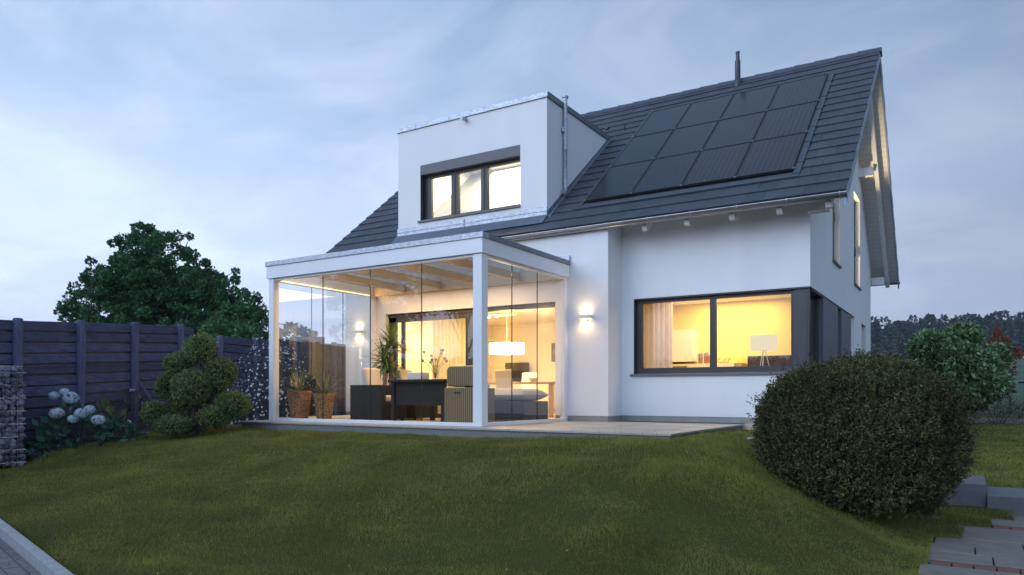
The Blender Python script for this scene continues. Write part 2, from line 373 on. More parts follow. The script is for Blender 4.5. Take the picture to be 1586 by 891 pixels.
# grass blades -----------------------------------------------------------
KN = (.264, .964)
def kerb_s(X, Y): return KN[0] * X + KN[1] * Y + 5.725
bedx = lambda Y: np.interp(Y, [-4.2, -3.6, -2.9, -1.8, -.6, .3, .8, 8], [-6.62, -6.62, -6.62, -6.75, -6.3, -5.55, -5.1, -5.0])
def path_left(Y):   # left edge of the paved path, stepping right as it climbs
    return np.where(Y < -2.2, 5.95, np.where(Y < .25, 5.90, np.where(Y < 1.15, 6.18, np.where(Y < 1.9, 6.46, 6.72))))
def lawn_ok(X, Y):
    ok = kerb_s(X, Y) > .07
    ok &= X > bedx(Y) + .02
    ok &= ~((Y > -.37) & (X > -5.2) & (X < 3.10))
    ok &= ~((Y > .75) & (X < 3.3))
    ok &= ~((Y > 3.40) & (X < 4.10))
    ok &= ~((X > path_left(Y) - .01) & (Y < 2.5))
    ok &= ~((X > 5.45) & (X < 7.5) & (Y > 2.38) & (Y < 3.75))
    ok &= (Y < 14.5)
    return ok
def blades(n, x0, x1, y0, y1, h, w, seed, dens=None):
    r = np.random.RandomState(seed); X = r.uniform(x0, x1, n); Y = r.uniform(y0, y1, n); ok = lawn_ok(X, Y)
    # only where the camera side can see
    X = X[ok]; Y = Y[ok]
    dx = X - CX; dy = Y - CY; dep = -math.sin(YAW) * dx + math.cos(YAW) * dy; lat = math.cos(YAW) * dx + math.sin(YAW) * dy
    vis = (dep > 2.2) & (np.abs(lat) < .80 * dep + .6); X = X[vis]; Y = Y[vis]; dep = dep[vis]
    n = len(X); Z = ground_z(X, Y) + bumps(X, Y) - .004
    P = np.stack([X, Y, Z], 1)
    cl = .8 + .35 * noise3(np.stack([X, Y, X * 0], 1), 2.2, 5) + .25 * noise3(np.stack([X, Y, X * 0], 1), 7, 8)
    H = h * np.clip(cl, .35, 1.5) * r.uniform(.55, 1.25, n) * (1 + .6 * (np.exp(-((Y + .42) / .10) ** 2) * (X < 3.3)))
    ang = r.uniform(0, 6.283, n); wd = w * r.uniform(.7, 1.3, n) * np.clip(dep / 7, .8, 2.2)
    la = 2.3 + 1.2 * noise3(np.stack([X, Y, X * 0], 1), 1.1, 11) + r.normal(0, .9, n); lm = r.uniform(.15, .9, n) * H
    s = np.stack([np.cos(ang), np.sin(ang), 0 * ang], 1) * wd[:, None] * .5
    b = np.stack([np.cos(la), np.sin(la), 0 * la], 1) * lm[:, None]; up = np.array([0, 0, 1.])
    v0 = P - s; v1 = P + s; v2 = P + b * .35 + up * (H * .6)[:, None] + s * .7; v3 = P + b * .35 + up * (H * .6)[:, None] - s * .7; v4 = P + b + up * H[:, None]
    V = np.stack([v0, v1, v2, v3, v4], 1).reshape(-1, 3); i = np.arange(n)[:, None] * 5
    F = np.concatenate([np.concatenate([i, i + 1, i + 2], 1), np.concatenate([i, i + 2, i + 3], 1), np.concatenate([i + 3, i + 2, i + 4], 1)], 0)
    return V, F
M['grass'] = mat('grass_blade', (.185, .196, .040), .6, var=.35, vscale=1.1, island=.4, trans=.25, spec=.25, detail=5)
Va, Fa = blades(700000, -7.2, 6.0, -6.5, .9, .034, .0035, 1)
Vb, Fb = blades(260000, 3.1, 7.3, -5.5, 4.6, .042, .0042, 2)
Vc, Fc = blades(160000, 4.1, 12.5, 3.6, 14.5, .045, .010, 3)
Vd, Fd = blades(16000, -7.2, 6.2, -6.5, 2.5, .085, .004, 4)
V = np.concatenate([Va, Vb, Vc, Vd]); F = np.concatenate([Fa, Fb + len(Va), Fc + len(Va) + len(Vb), Fd + len(Va) + len(Vb) + len(Vc)])
tag(np_mesh('grass', V, F, 'grass'), 'short mown green grass covering the mound below the terrace', 'grass', kind='stuff')

# flower bed soil -----------------------------------------------------------
def strip_sheet(name, left, right, ys_, material, off=.012, nx=6):
    V = []; F = []
    for j, y in enumerate(ys_):
        for i in range(nx + 1):
            x = left(y) + (right(y) - left(y)) * i / nx; V.append((x, y, float(ground_z(x, y)) + float(bumps(x, y)) + off))
    for j in range(len(ys_) - 1):
        for i in range(nx): a = j * (nx + 1) + i; F.append((a, a + 1, a + nx + 2, a + nx + 1))
    return np_mesh(name, np.array(V), np.array(F), material, smooth=True)
tag(strip_sheet('flower_bed', lambda y: -8.4, lambda y: float(bedx(y)), np.arange(-4.2, 6.01, .3), 'soil'), kind='structure')

# pavement front left with kerb ---------------------------------------------
mbp = MB()
KD = (.964, -.264)
def kp(t, s, z): return (KD[0] * t + KN[0] * (s - 5.725), KD[1] * t + KN[1] * (s - 5.725), z)
def paving_material():
    m = bpy.data.materials.new('paving'); m.use_nodes = True; N = m.node_tree.nodes; L = m.node_tree.links; b = N['Principled BSDF']; b.inputs['Roughness'].default_value = .85
    tc = N.new('ShaderNodeTexCoord'); mp = N.new('ShaderNodeMapping'); mp.inputs['Rotation'].default_value = (0, 0, R(15)); L.new(tc.outputs['Object'], mp.inputs[0])
    br = N.new('ShaderNodeTexBrick'); L.new(mp.outputs[0], br.inputs[0]); br.inputs['Scale'].default_value = 1; br.inputs['Brick Width'].default_value = .3; br.inputs['Row Height'].default_value = .15; br.inputs['Mortar Size'].default_value = .006
    br.inputs['Color1'].default_value = (.13, .13, .14, 1); br.inputs['Color2'].default_value = (.17, .17, .18, 1); br.inputs['Mortar'].default_value = (.05, .05, .05, 1)
    n = N.new('ShaderNodeTexNoise'); n.inputs['Scale'].default_value = 14; n.inputs['Detail'].default_value = 7; L.new(tc.outputs['Object'], n.inputs[0])
    mr = N.new('ShaderNodeMapRange'); L.new(n.outputs[0], mr.inputs[0]); mr.inputs[1].default_value = .3; mr.inputs[2].default_value = .7; mr.inputs[3].default_value = .7; mr.inputs[4].default_value = 1.3
    mx = N.new('ShaderNodeMixRGB'); mx.blend_type = 'MULTIPLY'; mx.inputs[0].default_value = 1; L.new(br.outputs[0], mx.inputs[1]); L.new(mr.outputs[0], mx.inputs[2]); L.new(mx.outputs[0], b.inputs['Base Color'])
    return m
M['paving'] = paving_material()
zk = -1.02
pv = MB(); pv.add([kp(-9, -.05, -1.13), kp(-9, -6, -1.16), kp(6, -6, -1.16), kp(6, -.05, -1.13)], [(0, 1, 2, 3)])
V_ = []
def kerb_z(t):
    x, y, _ = kp(t, 0, 0); return float(ground_z(x, y)) + float(bumps(x, y))
# the ground outside the kerb is cut down to the paving level
g = bpy.data.objects['ground'].data; cv = np.empty(len(g.vertices) * 3, np.float32); g.vertices.foreach_get('co', cv); cv = cv.reshape(-1, 3)
s_ = kerb_s(cv[:, 0], cv[:, 1]); msk = (s_ < .035) & (cv[:, 0] > -9.5) & (cv[:, 1] < 0); cv[msk, 2] = np.minimum(cv[msk, 2], -1.22)
mp_ = (cv[:, 0] > path_left(cv[:, 1] - .17) - .03) & (cv[:, 0] < 7.6) & (cv[:, 1] < 2.6) & (cv[:, 1] > -8); cv[mp_, 2] = np.minimum(cv[mp_, 2], -1.16)
g.vertices.foreach_set('co', cv.ravel()); g.update()
tag(pv.build('pavement', 'paving'), kind='structure')
kb = MB(); t = -6.2
kerbo = thing('kerb', 'pale concrete kerb of butted stones along the lower lawn edge', 'kerb')
while t < 5:
    z1 = -1.0
    vs = []
    kb = MB(); c0 = kp(t + .004, 0, 0); c1 = kp(t + .996, 0, 0)
    kb.add([kp(t + .004, -.045, -1.3), kp(t + .996, -.045, -1.3), kp(t + .996, .045, -1.3), kp(t + .004, .045, -1.3),
            kp(t + .004, -.045, z1 - .015), kp(t + .996, -.045, z1 - .015), kp(t + .996, .045, z1), kp(t + .004, .045, z1)],
           [(0, 3, 2, 1), (4, 5, 6, 7), (0, 1, 5, 4), (1, 2, 6, 5), (2, 3, 7, 6), (3, 0, 4, 7)])
    kb.build('kerb_stone', 'concrete', kerbo, bevel=.008); t += 1.0

# paved path on the right ------------------------------------------------------
M['pslab'] = mat('path_slab', (.20, .19, .17), .8, var=.18, vscale=7, island=.18, bump=.4, bscale=50, detail=7)
M['pbrick'] = mat('path_brick', (.19, .085, .07), .85, var=.25, vscale=14, island=.2, bump=.4, bscale=70)
tag(MB().box(5.4, 7.4, -8.5, 2.5, -1.3, -1.118).build('path', mat('joint_sand', (.07, .065, .06), 1)), 'paved garden path with rows of slabs', kind='structure')
sl = MB(); bk = MB(); y = -7.4 + .0; row = 0
random.seed(3)
bricks_y = [-3.9, -1.28, 1.22]
yrow = -7.0; rows = []
yy = bricks_y[0]
for k in range(3):
    y0 = bricks_y[k]; rows.append(('b', y0, y0 + .25)); top = bricks_y[k + 1] if k < 2 else 2.48; n = 5 if k < 2 else 2
    h = (top - y0 - .25) / n
    for i in range(n): rows.append(('s', y0 + .25 + i * h, y0 + .25 + (i + 1) * h))
for i in range(6): rows.append(('s', -6.75 + i * .5, -6.25 + i * .5))
for kind_, y0, y1 in rows:
    x0 = float(path_left((y0 + y1) / 2)) - .0; x = x0 - (random.random() * .1 if kind_ == 's' else 0)
    while x < 7.3:
        w_ = .175 if kind_ == 'b' else random.choice((.4, .55, .7, .8))
        (bk if kind_ == 'b' else sl).box(x + .007, min(x + w_, 7.35) - .007, y0 + .008, y1 - .008, -1.25, -1.085 + random.uniform(-.003, .003)); x += w_
pp = thing('path_paving', 'grey slab paving of the path with red brick courses across it', 'paving', (6.4, -2, -1.1))
build_each(sl, 'slab', 'pslab', pp, bevel=.006); build_each(bk, 'brick', 'pbrick', pp, bevel=.005)
s1 = MB().box(6.43, 7.45, 2.50, 3.62, -1.2, -.85).build('step_block', mat('step_concrete', (.145, .155, .165), .85, var=.12, vscale=7, bump=.3, bscale=90), bevel=.012, origin=(6.9, 3, -1.1))
tag(s1, 'lower pale concrete step block at the end of the slab path', 'step', 'concrete step blocks beside the path')
s2 = MB().box(5.42, 6.425, 2.58, 3.75, -1.2, -.715).build('step_block', MATS['step_concrete'], bevel=.012, origin=(5.9, 3, -1.1))
tag(s2, 'upper pale concrete step block partly behind the round bush', 'step', 'concrete step blocks beside the path')
tag(MB().box(3.20, 3.70, 1.02, 1.30, -.20, -.105).build('stepping_stone', 'stone', bevel=.01, origin=(3.55, .4, -.1)), 'small pale stepping stone in the grass right of the terrace', 'paving stone')

# ------------------------------------------------------------------ house
XL, XR_ = -5.6, 4.063; Y1, Y2, YB = 2.81, 3.42, 12.22; XB = .796
YE, ZE, SL, YR = 2.74, 3.52, .811, 7.82
def zs(Y): return ZE + SL * (Y - YE) if Y <= YR else ZE + SL * (2 * YR - Y - YE)
UND = .078   # vertical depth from tile surface to the rafter line
house = thing('house', 'white rendered detached house with dark tiled gable roof and box dormer', 'house', (0, 6, 0))
def wall_y(mb, x0, x1, y0, y1, z0, z1, openings=()):
    """wall along x between y0,y1 with rectangular openings (ox0,ox1,oz0,oz1)"""
    xs_ = sorted({x0, x1, *[o[0] for o in openings], *[o[1] for o in openings]})
    for a, b in zip(xs_[:-1], xs_[1:]):
        segs = [(z0, z1)]
        for o in openings:
            if o[0] <= a + 1e-6 and o[1] >= b - 1e-6:
                new = []
                for s0, s1_ in segs:
                    if o[2] > s0: new.append((s0, min(o[2], s1_)))
                    if o[3] < s1_: new.append((max(o[3], s0), s1_))
                segs = new
        for s0, s1_ in segs:
            if s1_ - s0 > 1e-4: mb.box(a, b, y0, y1, s0, s1_)
def gable(mb, x0, x1, ya, yb, openings=(), zlo=-.3):
    ys_ = sorted({ya, yb, YR, *[o[0] for o in openings], *[o[1] for o in openings]}); ys_ = [y for y in ys_ if ya <= y <= yb]
    for a, b in zip(ys_[:-1], ys_[1:]):
        segs = [(zlo, None)]
        for o in openings:
            if o[0] <= a + 1e-6 and o[1] >= b - 1e-6:
                new = []
                for s0, s1_ in segs:
                    if s1_ is None:
                        if o[2] > s0: new.append((s0, o[2]))
                        new.append((o[3], None))
                    else:
                        if o[2] < s1_:
                            if o[2] > s0: new.append((s0, o[2]))
                            if o[3] < s1_: new.append((o[3], s1_))
                        else: new.append((s0, s1_))
                segs = new
        for s0, s1_ in segs:
            ta = zs(a) - UND if s1_ is None else s1_; tb = zs(b) - UND if s1_ is None else s1_
            mb.prism([(a, s0), (b, s0), (b, tb), (a, ta)], 'x', x0, x1)
wb = MB(); wall_y(wb, XL, XB, Y1, Y1 + .3, .10, zs(Y1) - UND, [(-4.42, -.27, .0, 2.21)])
wb.prism([(Y1 + .3, .10), (Y2 + .29, .10), (Y2 + .29, zs(Y2 + .29) - UND), (Y1 + .3, zs(Y1 + .3) - UND)], 'x', XB - .3, XB); wb.build('wall', 'render', house)
wb = MB(); wall_y(wb, XB, XR_, Y2, Y2 + .3, .10, zs(Y2) - UND, [(1.03, XR_, .86, 2.232)])
wb.build('wall', 'render', house)
wb = MB(); gable(wb, XR_ - .3, XR_, Y2 + .3, YB, [(Y2 + .3, 8.9, .86, 2.232), (10.26, 11.1, .9, 2.19), (5.74, 6.65, 3.02, 5.05), (8.82, 9.94, 2.98, 5.05)]); wb.build('wall', 'render', house)
# small piece: gable face of the front wall end above and below the corner window is part of the front wall box
wb = MB(); gable(wb, XL, XL + .3, Y1 + .3, YB); wb.build('wall', 'render', house)
wb = MB(); wall_y(wb, XL + .3, XR_ - .3, YB - .3, YB, -.3, zs(YB) - UND); wb.build('wall', 'render', house)
pl = MB(); pl.box(XL, XB - .012, Y1 + .012, Y1 + .28, -.35, .10); pl.box(XB - .28, XB - .012, Y1 + .28, Y2 + .28, -.35, .10); pl.box(XB - .012, XR_ - .012, Y2 + .012, Y2 + .28, -.35, .10)
# the door threshold must stay open
pl = MB(); pl.box(XL, -4.42, Y1 + .012, Y1 + .28, -.35, .0995); pl.box(-.27, XB - .012, Y1 + .012, Y1 + .28, -.35, .0995); pl.box(XB - .28, XB - .012, Y1 + .28, Y2 + .28, -.35, .0995); pl.box(XB - .012, XR_ - .012, Y2 + .012, Y2 + .28, -.35, .0995)
build_each(pl, 'plinth', 'plinth', house)
# gap between plinth top and floor inside
# ---- interior shells (rooms seen through the panes)
fl = MB(); fl.box(XL + .3, XR_ - .3, Y1 + .3, YB - .3, -.12, .0); fl.build('floor', 'innerfloor', house)
iw = MB()
iw.box(XL + .302, .30, 8.3, 8.4, 0, 2.45)                       # back wall of the dining room
iw.box(-.02, .08, Y1 + .302, 8.3, 0, 2.45)                       # right wall of dining room
iw.box(XL + .302, XL + .312, Y1 + .302, 8.3, 0, 2.45)
iw.box(XL + .312, -4.425, Y1 + .302, Y1 + .31, 0, 2.45); iw.box(-.265, -.02, Y1 + .302, Y1 + .31, 0, 2.45); iw.box(-4.425, -.265, Y1 + .302, Y1 + .31, 2.215, 2.45)
iw.build('inner_wall', 'inner', house)
ic = MB(); ic.box(XL + .302, XB - .302, Y1 + .302, 9.6, 2.45, 2.6); ic.box(XB - .302, 3.755, Y2 + .302, 9.6, 2.45, 2.6); ic.build('ceiling', 'innerwhite', house)
yw = MB(); yw.box(.90, 3.755, 5.75, 5.85, 0, 2.449); yw.box(.90, .98, Y2 + .30, 5.75, 0, 2.449); o = yw.build('inner_wall', 'yellow', house); o['label'] = 'yellow wall of the room behind the wide window'
lc = MB(); lc.box(.98, 3.755, Y2 + .31, 5.75, 2.36, 2.449); lc.build('ceiling', 'innerwhite', house)
# upper floor shell
uf = MB(); uf.box(XL + .302, XR_ - .302, Y2 + .35, YB - .35, 2.72, 2.86); uf.build('upper_floor', 'wood', house)
ui = MB(); ui.box(-4.35, -.72, 6.9, 7.0, 2.87, 5.9); ui.box(-.84, -.74, 3.55, 6.9, 2.87, 5.9); ui.box(-4.33, -4.23, 3.55, 6.9, 2.87, 5.9); ui.box(-4.33, -.72, 3.50, 7.0, 5.92, 6.0)
ui.build('inner_wall', mat('upper_plaster', (.84, .80, .70), .9), house)
ui = MB(); ui.box(1.6, 1.7, 4.6, 11.0, 2.87, 4.9); ui.build('inner_wall', MATS['upper_plaster'], house)

# ---- roof: tiles in lapped courses
def roof_tiles(name, ya, yb, sign, x0, x1, parent):
    """tiles laid in courses between slope distances; sign +1 front slope, -1 back slope"""
    rows_ = 19; Ls = math.hypot(YR - YE, SL * (YR - YE)); gauge = Ls / rows_; cs = (YR - YE) / Ls; sn = SL * cs
    V = []; F = []; tw = .30
    def P(d, h, x):
        y = YE + d * cs; z = ZE + d * sn
        y2 = y - sn * h; z2 = z + cs * h
        if sign < 0: y2 = 2 * YR - y2
        return (x, y2, z2)
    for r in range(rows_):
        d0 = r * gauge - .0; d1 = (r + 1) * gauge + .03; x = x0 - (tw / 2 if r % 2 else 0)
        while x < x1 - .01:
            a = max(x, x0) + .002; b = min(x + tw, x1) - .002; x += tw
            if b - a < .03: continue
            if sign > 0:
                dm = YE + (d0 + gauge * .5) * cs
                # leave the dormer and its cheeks free of tiles
                if -4.40 < (a + b) / 2 < -.66 and 3.2 < dm < 6.12: continue
            j = random.uniform(-.0015, .0015)
            n = len(V); hb = .034 + j; ht = .010 + j
            V += [P(d0, hb, a), P(d0, hb, b), P(d1, ht, b), P(d1, ht, a), P(d0, hb - .024, a), P(d0, hb - .024, b), P(d1, ht - .024, b), P(d1, ht - .024, a)]
            for f in ((0, 1, 2, 3), (4, 7, 6, 5), (0, 4, 5, 1), (1, 5, 6, 2), (3, 2, 6, 7), (0, 3, 7, 4)): F.append(tuple(n + i for i in f))
    me = bpy.data.meshes.new(name); me.from_pydata(V, [], F); me.materials.append(M['tile']); me.update()
    o = bpy.data.objects.new(name, me); COL.objects.link(o); o.parent = parent; o.location = -world_loc(parent); return o
X0, X1 = -6.42, 4.69
roof = MB()
def slab_poly(top, bot, ya=YE + .02, sign=1):
    f_ = lambda y: y if sign > 0 else 2 * YR - y
    z = lambda y: ZE + SL * (y - YE)
    return [(f_(ya), z(ya) - bot), (f_(YR), z(YR) - bot), (f_(YR), z(YR) - top), (f_(ya), z(ya) - top)]
roof.prism(slab_poly(.012, .05), 'x', X0 + .03, X1 - .02); roof.prism(slab_poly(.012, .05, sign=-1), 'x', X0 + .03, X1 - .02)
roof = roof.build('roof', 'zincdark', house)
roof_tiles('tile_field', 0, 0, 1, X0, X1, roof); roof_tiles('tile_field', 0, 0, -1, X0, X1, roof)
# boarded soffit under the overhangs (and ceiling of the roof)
def soffit_mat():
    m = MATS['white_soffit']; N = m.node_tree.nodes; L = m.node_tree.links; b = N['Principled BSDF']
    tc = N.new('ShaderNodeTexCoord'); sp = N.new('ShaderNodeSeparateXYZ'); L.new(tc.outputs['Object'], sp.inputs[0])
    mu = N.new('ShaderNodeMath'); mu.operation = 'MULTIPLY'; L.new(sp.outputs['Y'], mu.inputs[0]); mu.inputs[1].default_value = 9
    fr = N.new('ShaderNodeMath'); fr.operation = 'FRACT'; L.new(mu.outputs[0], fr.inputs[0]); lt = N.new('ShaderNodeMath'); lt.operation = 'LESS_THAN'; L.new(fr.outputs[0], lt.inputs[0]); lt.inputs[1].default_value = .1
    mx = N.new('ShaderNodeMixRGB'); L.new(lt.outputs[0], mx.inputs[0]); mx.inputs[1].default_value = (.80, .80, .80, 1); mx.inputs[2].default_value = (.62, .62, .62, 1); L.new(mx.outputs[0], b.inputs['Base Color'])
soffit_mat()
sf = MB(); sf.prism(slab_poly(.052, .075), 'x', X0 + .05, X1 - .04); sf.prism(slab_poly(.052, .075, sign=-1), 'x', X0 + .05, X1 - .04)
sf.build('soffit', 'soffit', roof)
# verge boards
for xa, xb in ((X1 - .037, X1 - .005), (X0 + .01, X0 + .045)):
    vb = MB(); vb.prism(slab_poly(.0, .20, YE - .01), 'x', xa, xb); vb.prism(slab_poly(.0, .20, YE - .01, -1), 'x', xa, xb); vb.build('verge_board', mat('verge_board_grey', (.30, .36, .44), .6), roof)
# rafters
def rafter(x, full=False):
    r_ = MB()
    top = .077; bot = .36
    def pts(sign, y1):
        f_ = lambda y: y if sign > 0 else 2 * YR - y; z = lambda y: ZE + SL * (y - YE); ya = YE + .10
        return [(f_(ya), z(ya) - top - .002), (f_(ya - .0), z(ya) - top - .12), (f_(ya + .03), z(ya + .03) - top - .21), (f_(ya + .09), z(ya + .09) - bot + .01), (f_(ya + .16), z(ya + .16) - bot), (f_(y1), z(y1) - bot), (f_(y1), z(y1) - top - .002)]
    r_.prism(pts(1, YR if full else Y2 + .02), 'x', x - .045, x + .045)
    if full: r_.prism(pts(-1, YR), 'x', x - .045, x + .045)
    r_.build('rafter', 'timberw', roof, bevel=.006)
for x in (-5.32, -4.57, -3.81, -3.06, -2.30, -1.55, -.85, -.09, .66, 1.46, 2.21, 2.96, 3.70): rafter(x)
rafter(4.42, True); rafter(-6.0, True)
for yc, zc in ((3.25, None), (5.95, None), (YR, None), (2 * YR - 5.95, None), (2 * YR - 3.25, None)):
    zt = zs(yc) - .37; pb = MB(); pb.box(XR_ + .001, 4.373, yc - .07, yc + .07, zt - .20, zt); pb.build('purlin', 'timberw', roof, bevel=.006)
# ridge caps, stepping towards the left
rc = MB(); x = X1 + .02; k = 0
while x > X0:
    xb_ = x; xa_ = max(x - .46, X0 - .02); L_ = []
    def ring(xx, e): return [(xx, YR - .15 - e, zs(YR) - .085 - e * .3), (xx, YR - .10 - e, zs(YR) - .01 + e), (xx, YR, zs(YR) + .062 + e), (xx, YR + .10 + e, zs(YR) - .01 + e), (xx, YR + .15 + e, zs(YR) - .085 - e * .3)]
    rc.add(ring(xa_, .016) + ring(xb_, .0), [(i, i + 1, i + 6, i + 5) for i in range(4)] + [(0, 5, 9, 4), (4, 3, 2, 1, 0), (5, 6, 7, 8, 9)])
    x -= .42
rc.build('ridge_cap', 'ridge', roof)
# flue, snow hook, small vent
fp = MB(); fp.lathe((1.815, 7.60, 0), [(.09, 7.42), (.085, 7.56), (.062, 7.60), (.060, 8.02), (.045, 8.03), (.040, 8.20), (.048, 8.205), (.048, 8.225), (.01, 8.23)], 20); fp.build('flue_pipe', mat('flue_metal', (.06, .065, .075), .35, metal=.6), roof, smooth=True)
hk = MB(); hk.tube([(-.42, 6.42, zs(6.42) + .02), (-.42, 6.38, zs(6.42) + .10), (-.40, 6.42, zs(6.42) + .14)], .014); hk.build('roof_hook', 'black', roof)
hk = MB(); hk.box(-1.0, -.93, 6.6, 6.7, zs(6.65) + .02, zs(6.65) + .07); hk.build('roof_hook', 'black', roof)

# gutter and brackets
def gutter(yc, sgn, x0, x1):
    g_ = MB(); n = 10; r0 = .066; zc = ZE - .035; V = []; F = []
    for xx in (x0, x1):
        for rr in (r0, r0 - .004):
            for i in range(n + 1):
                a = math.pi + math.pi * i / n; V.append((xx, yc + math.cos(a) * rr * sgn, zc + math.sin(a) * rr))
    m_ = n + 1
    for i in range(n):
        F += [(i, i + 1, 2 * m_ + i + 1, 2 * m_ + i), (m_ + i, 3 * m_ + i, 3 * m_ + i + 1, m_ + i + 1), (i, m_ + i, m_ + i + 1, i + 1), (2 * m_ + i, 2 * m_ + i + 1, 3 * m_ + i + 1, 3 * m_ + i)]
    F += [(0, 2 * m_, 3 * m_, m_), (n, m_ + n, 3 * m_ + n, 2 * m_ + n)]
    g_.add(V, F); g_.cyl((x0, yc - .066 * sgn, zc + .004), (x1, yc - .066 * sgn, zc + .004), .009, n=8)
    for xx in (x0, x1):
        c = [(xx, yc + math.cos(math.pi + math.pi * i / n) * .067 * sgn, zc + math.sin(math.pi + math.pi * i / n) * .067) for i in range(n + 1)]
        g_.add(c + [(q[0] + (.004 if xx == x1 else -.004), q[1], q[2]) for q in c], [tuple(range(n + 1)), tuple(range(2 * n + 1, n, -1))] + [(i, i + 1, n + 2 + i, n + 1 + i) for i in range(n)])
    return g_.build('gutter', 'gutter', house, smooth=True), zc
gut, zc = gutter(YE - .005, 1, -5.9, 4.70)
for x in [4.60 - .755 * i for i in range(14)]:
    b_ = MB(); pts = [(x, YE - .005 + math.cos(math.pi + math.pi * i / 10) * .072, zc + math.sin(math.pi + math.pi * i / 10) * .072) for i in range(-1, 11)]
    for p, q in zip(pts[:-1], pts[1:]):
        b_.cyl(p, q, .006, n=6, cap=False)
    b_.build('bracket', 'wire', gut)
gutter(2 * YR - YE + .005, -1, -5.9, 4.70)

# ---- dormer
DX0, DX1, DY, DZ = -4.395, -.66, 3.195, 6.22
ydt = YE + (DZ - ZE) / SL   # where its flat top meets the slope
dorm = MB()
wall_y(dorm, DX0, DX1, DY, DY + .28, 3.86, DZ, [(-3.776, -1.262, 4.20, 5.41)])
for xa, xb in ((DX0, DX0 + .2), (DX1 - .2, DX1)):
    dorm.prism([(DY + .28, zs(DY + .28) - .03), (ydt - .01, DZ - .012), (DY + .28, DZ - .012)], 'x', xa, xb)
dorm = dorm.build('dormer', 'render', house)
dr = MB(); dr.box(DX0 + .002, DX1 - .002, DY + .002, ydt + .12, DZ + .001, DZ + .04); dr.build('dormer_roof', 'zincdark', dorm)
cp = MB(); cp.box(DX0 - .03, DX1 + .03, DY - .03, DY - .012, DZ - .005, DZ + .10); cp.box(DX0 - .03, DX1 + .03, DY - .012, DY + .12, DZ + .085, DZ + .10)
for xj in (-3.9, -3.0, -2.1, -1.2): cp.box(xj - .012, xj + .012, DY - .034, DY + .10, DZ - .006, DZ + .104)
cp.build('cap_flashing', 'zinc', dorm, bevel=.003)
cs_ = MB()
for xa in (DX0 - .03, DX1 + .012): cs_.box(xa, xa + .018, DY - .011, ydt + .12, DZ - .005, DZ + .10)
cs_.box(DX1 - .10, DX1 + .012, DY + .12, ydt + .10, DZ + .075, DZ + .098)
build_each(cs_, 'side_flashing', 'zincdark', dorm)
ap = MB(); zb = zs(DY)
ap.box(DX0 - .01, DX1 + .01, DY - .022, DY - .002, zb + .02, zb + .22); ap.box(DX0 - .01, DX1 + .01, DY - .034, DY - .022, zb + .13, zb + .145)
ap.add([(DX0 - .03, DY - .022, zb + .06), (DX1 + .03, DY - .022, zb + .06), (DX1 + .03, DY - .24, zs(DY - .24) + .05), (DX0 - .03, DY - .24, zs(DY - .24) + .05)], [(0, 1, 2, 3)], 1)
ap.box(-2.62, -2.60, DY - .040, DY - .022, zb + .02, zb + .23)
ap.build('apron_flashing', ['zinc', mat('lead_apron', (.13, .165, .21), .5, metal=.3, var=.1)], dorm)
ck = MB()
for xa, dx in ((DX1 + .001, .085), (DX0 - .001, -.085)):
    ck.prism([(DY - .02, zs(DY - .02) + .045), (ydt, DZ + .045), (ydt - .0, DZ - .0), (DY - .02, zs(DY - .02) - .02)], 'x', xa, xa + dx)
    ck.prism([(DY, zs(DY) + .13), (ydt - .1, DZ - .01), (ydt, DZ - .02), (DY, zs(DY))], 'x', xa, xa + dx * .2)
build_each(ck, 'cheek_flashing', 'zincdark', dorm)
sp_ = MB(); sp_.cyl((-2.57, DY, 6.16), (-2.57, DY - .17, 6.14), .038, n=16); sp_.build('overflow_spout', 'zinc', dorm, smooth=True)
dp = MB(); px_, py_ = DX1 + .06, 3.84
dp.lathe((px_, py_, 0), [(.062, 6.44), (.062, 6.41), (.042, 6.40), (.042, 5.42), (.047, 5.41), (.047, 5.36), (.040, 5.35), (.040, 4.66)], 16); dp.tube([(px_, py_, 4.68), (px_, py_ - .0, 4.60), (px_ + .02, py_ - .05, 4.53), (px_ + .05, py_ - .13, 4.49)], .044, 14)
dp.cyl((px_, py_ - .05, 5.75), (px_ - .06, py_ - .02, 5.75), .02); dp.cyl((px_ - .02, py_ - .06, 5.72), (px_ - .02, py_ - .06, 5.80), .03)
dp.build('downpipe', 'zinc', dorm, smooth=True)

# ---- window helper : frames in the XZ plane at depth y
def win_frame(mb, x0, x1, z0, z1, y, t=.06, d=.07):
    mb.box(x0, x1, y, y + d, z1 - t, z1); mb.box(x0, x1, y, y + d, z0, z0 + t); mb.box(x0, x0 + t, y, y + d, z0 + t, z1 - t); mb.box(x1 - t, x1, y, y + d, z0 + t, z1 - t)
# dormer window
dw = sub_empty('dormer_window', house); dw.location = (0, 0, 0)
def hb(mb, name, material, parent, **k):   # parts whose parents carry offsets
    return mb.build(name, material, parent, **k)
f_ = MB(); yf = DY + .13
f_.box(-3.776, -1.262, yf, yf + .08, 5.14, 5.20); f_.box(-3.776, -1.262, yf, yf + .08, 4.22, 4.285)
for a, b in ((-3.776, -3.58), (-3.05, -2.86), (-2.29, -2.12), (-1.30, -1.262)): f_.box(a, b, yf, yf + .08, 4.285, 5.14)
for a, b in ((-2.965, -2.94), (-2.21, -2.19)): f_.box(a, b, yf - .012, yf, 4.285, 5.14)
f_.box(-3.776, -3.76, DY + .002, yf, 4.22, 5.20)
f_.build('frame', 'frame', dw, bevel=.004)
for a, b in ((-3.58, -3.05), (-2.86, -2.29), (-2.12, -1.30)): MB().box(a - .01, b + .01, yf + .035, yf + .04, 4.275, 5.15).build('pane', 'glass', dw)
MB().box(-3.776, -1.262, DY - .004, DY + .14, 5.20, 5.408).build('shutter_box', 'shutter', dw, bevel=.004)
MB().box(-3.83, -1.255, DY - .04, DY + .135, 4.175, 4.218).build('sill', 'panel', dw, bevel=.004)

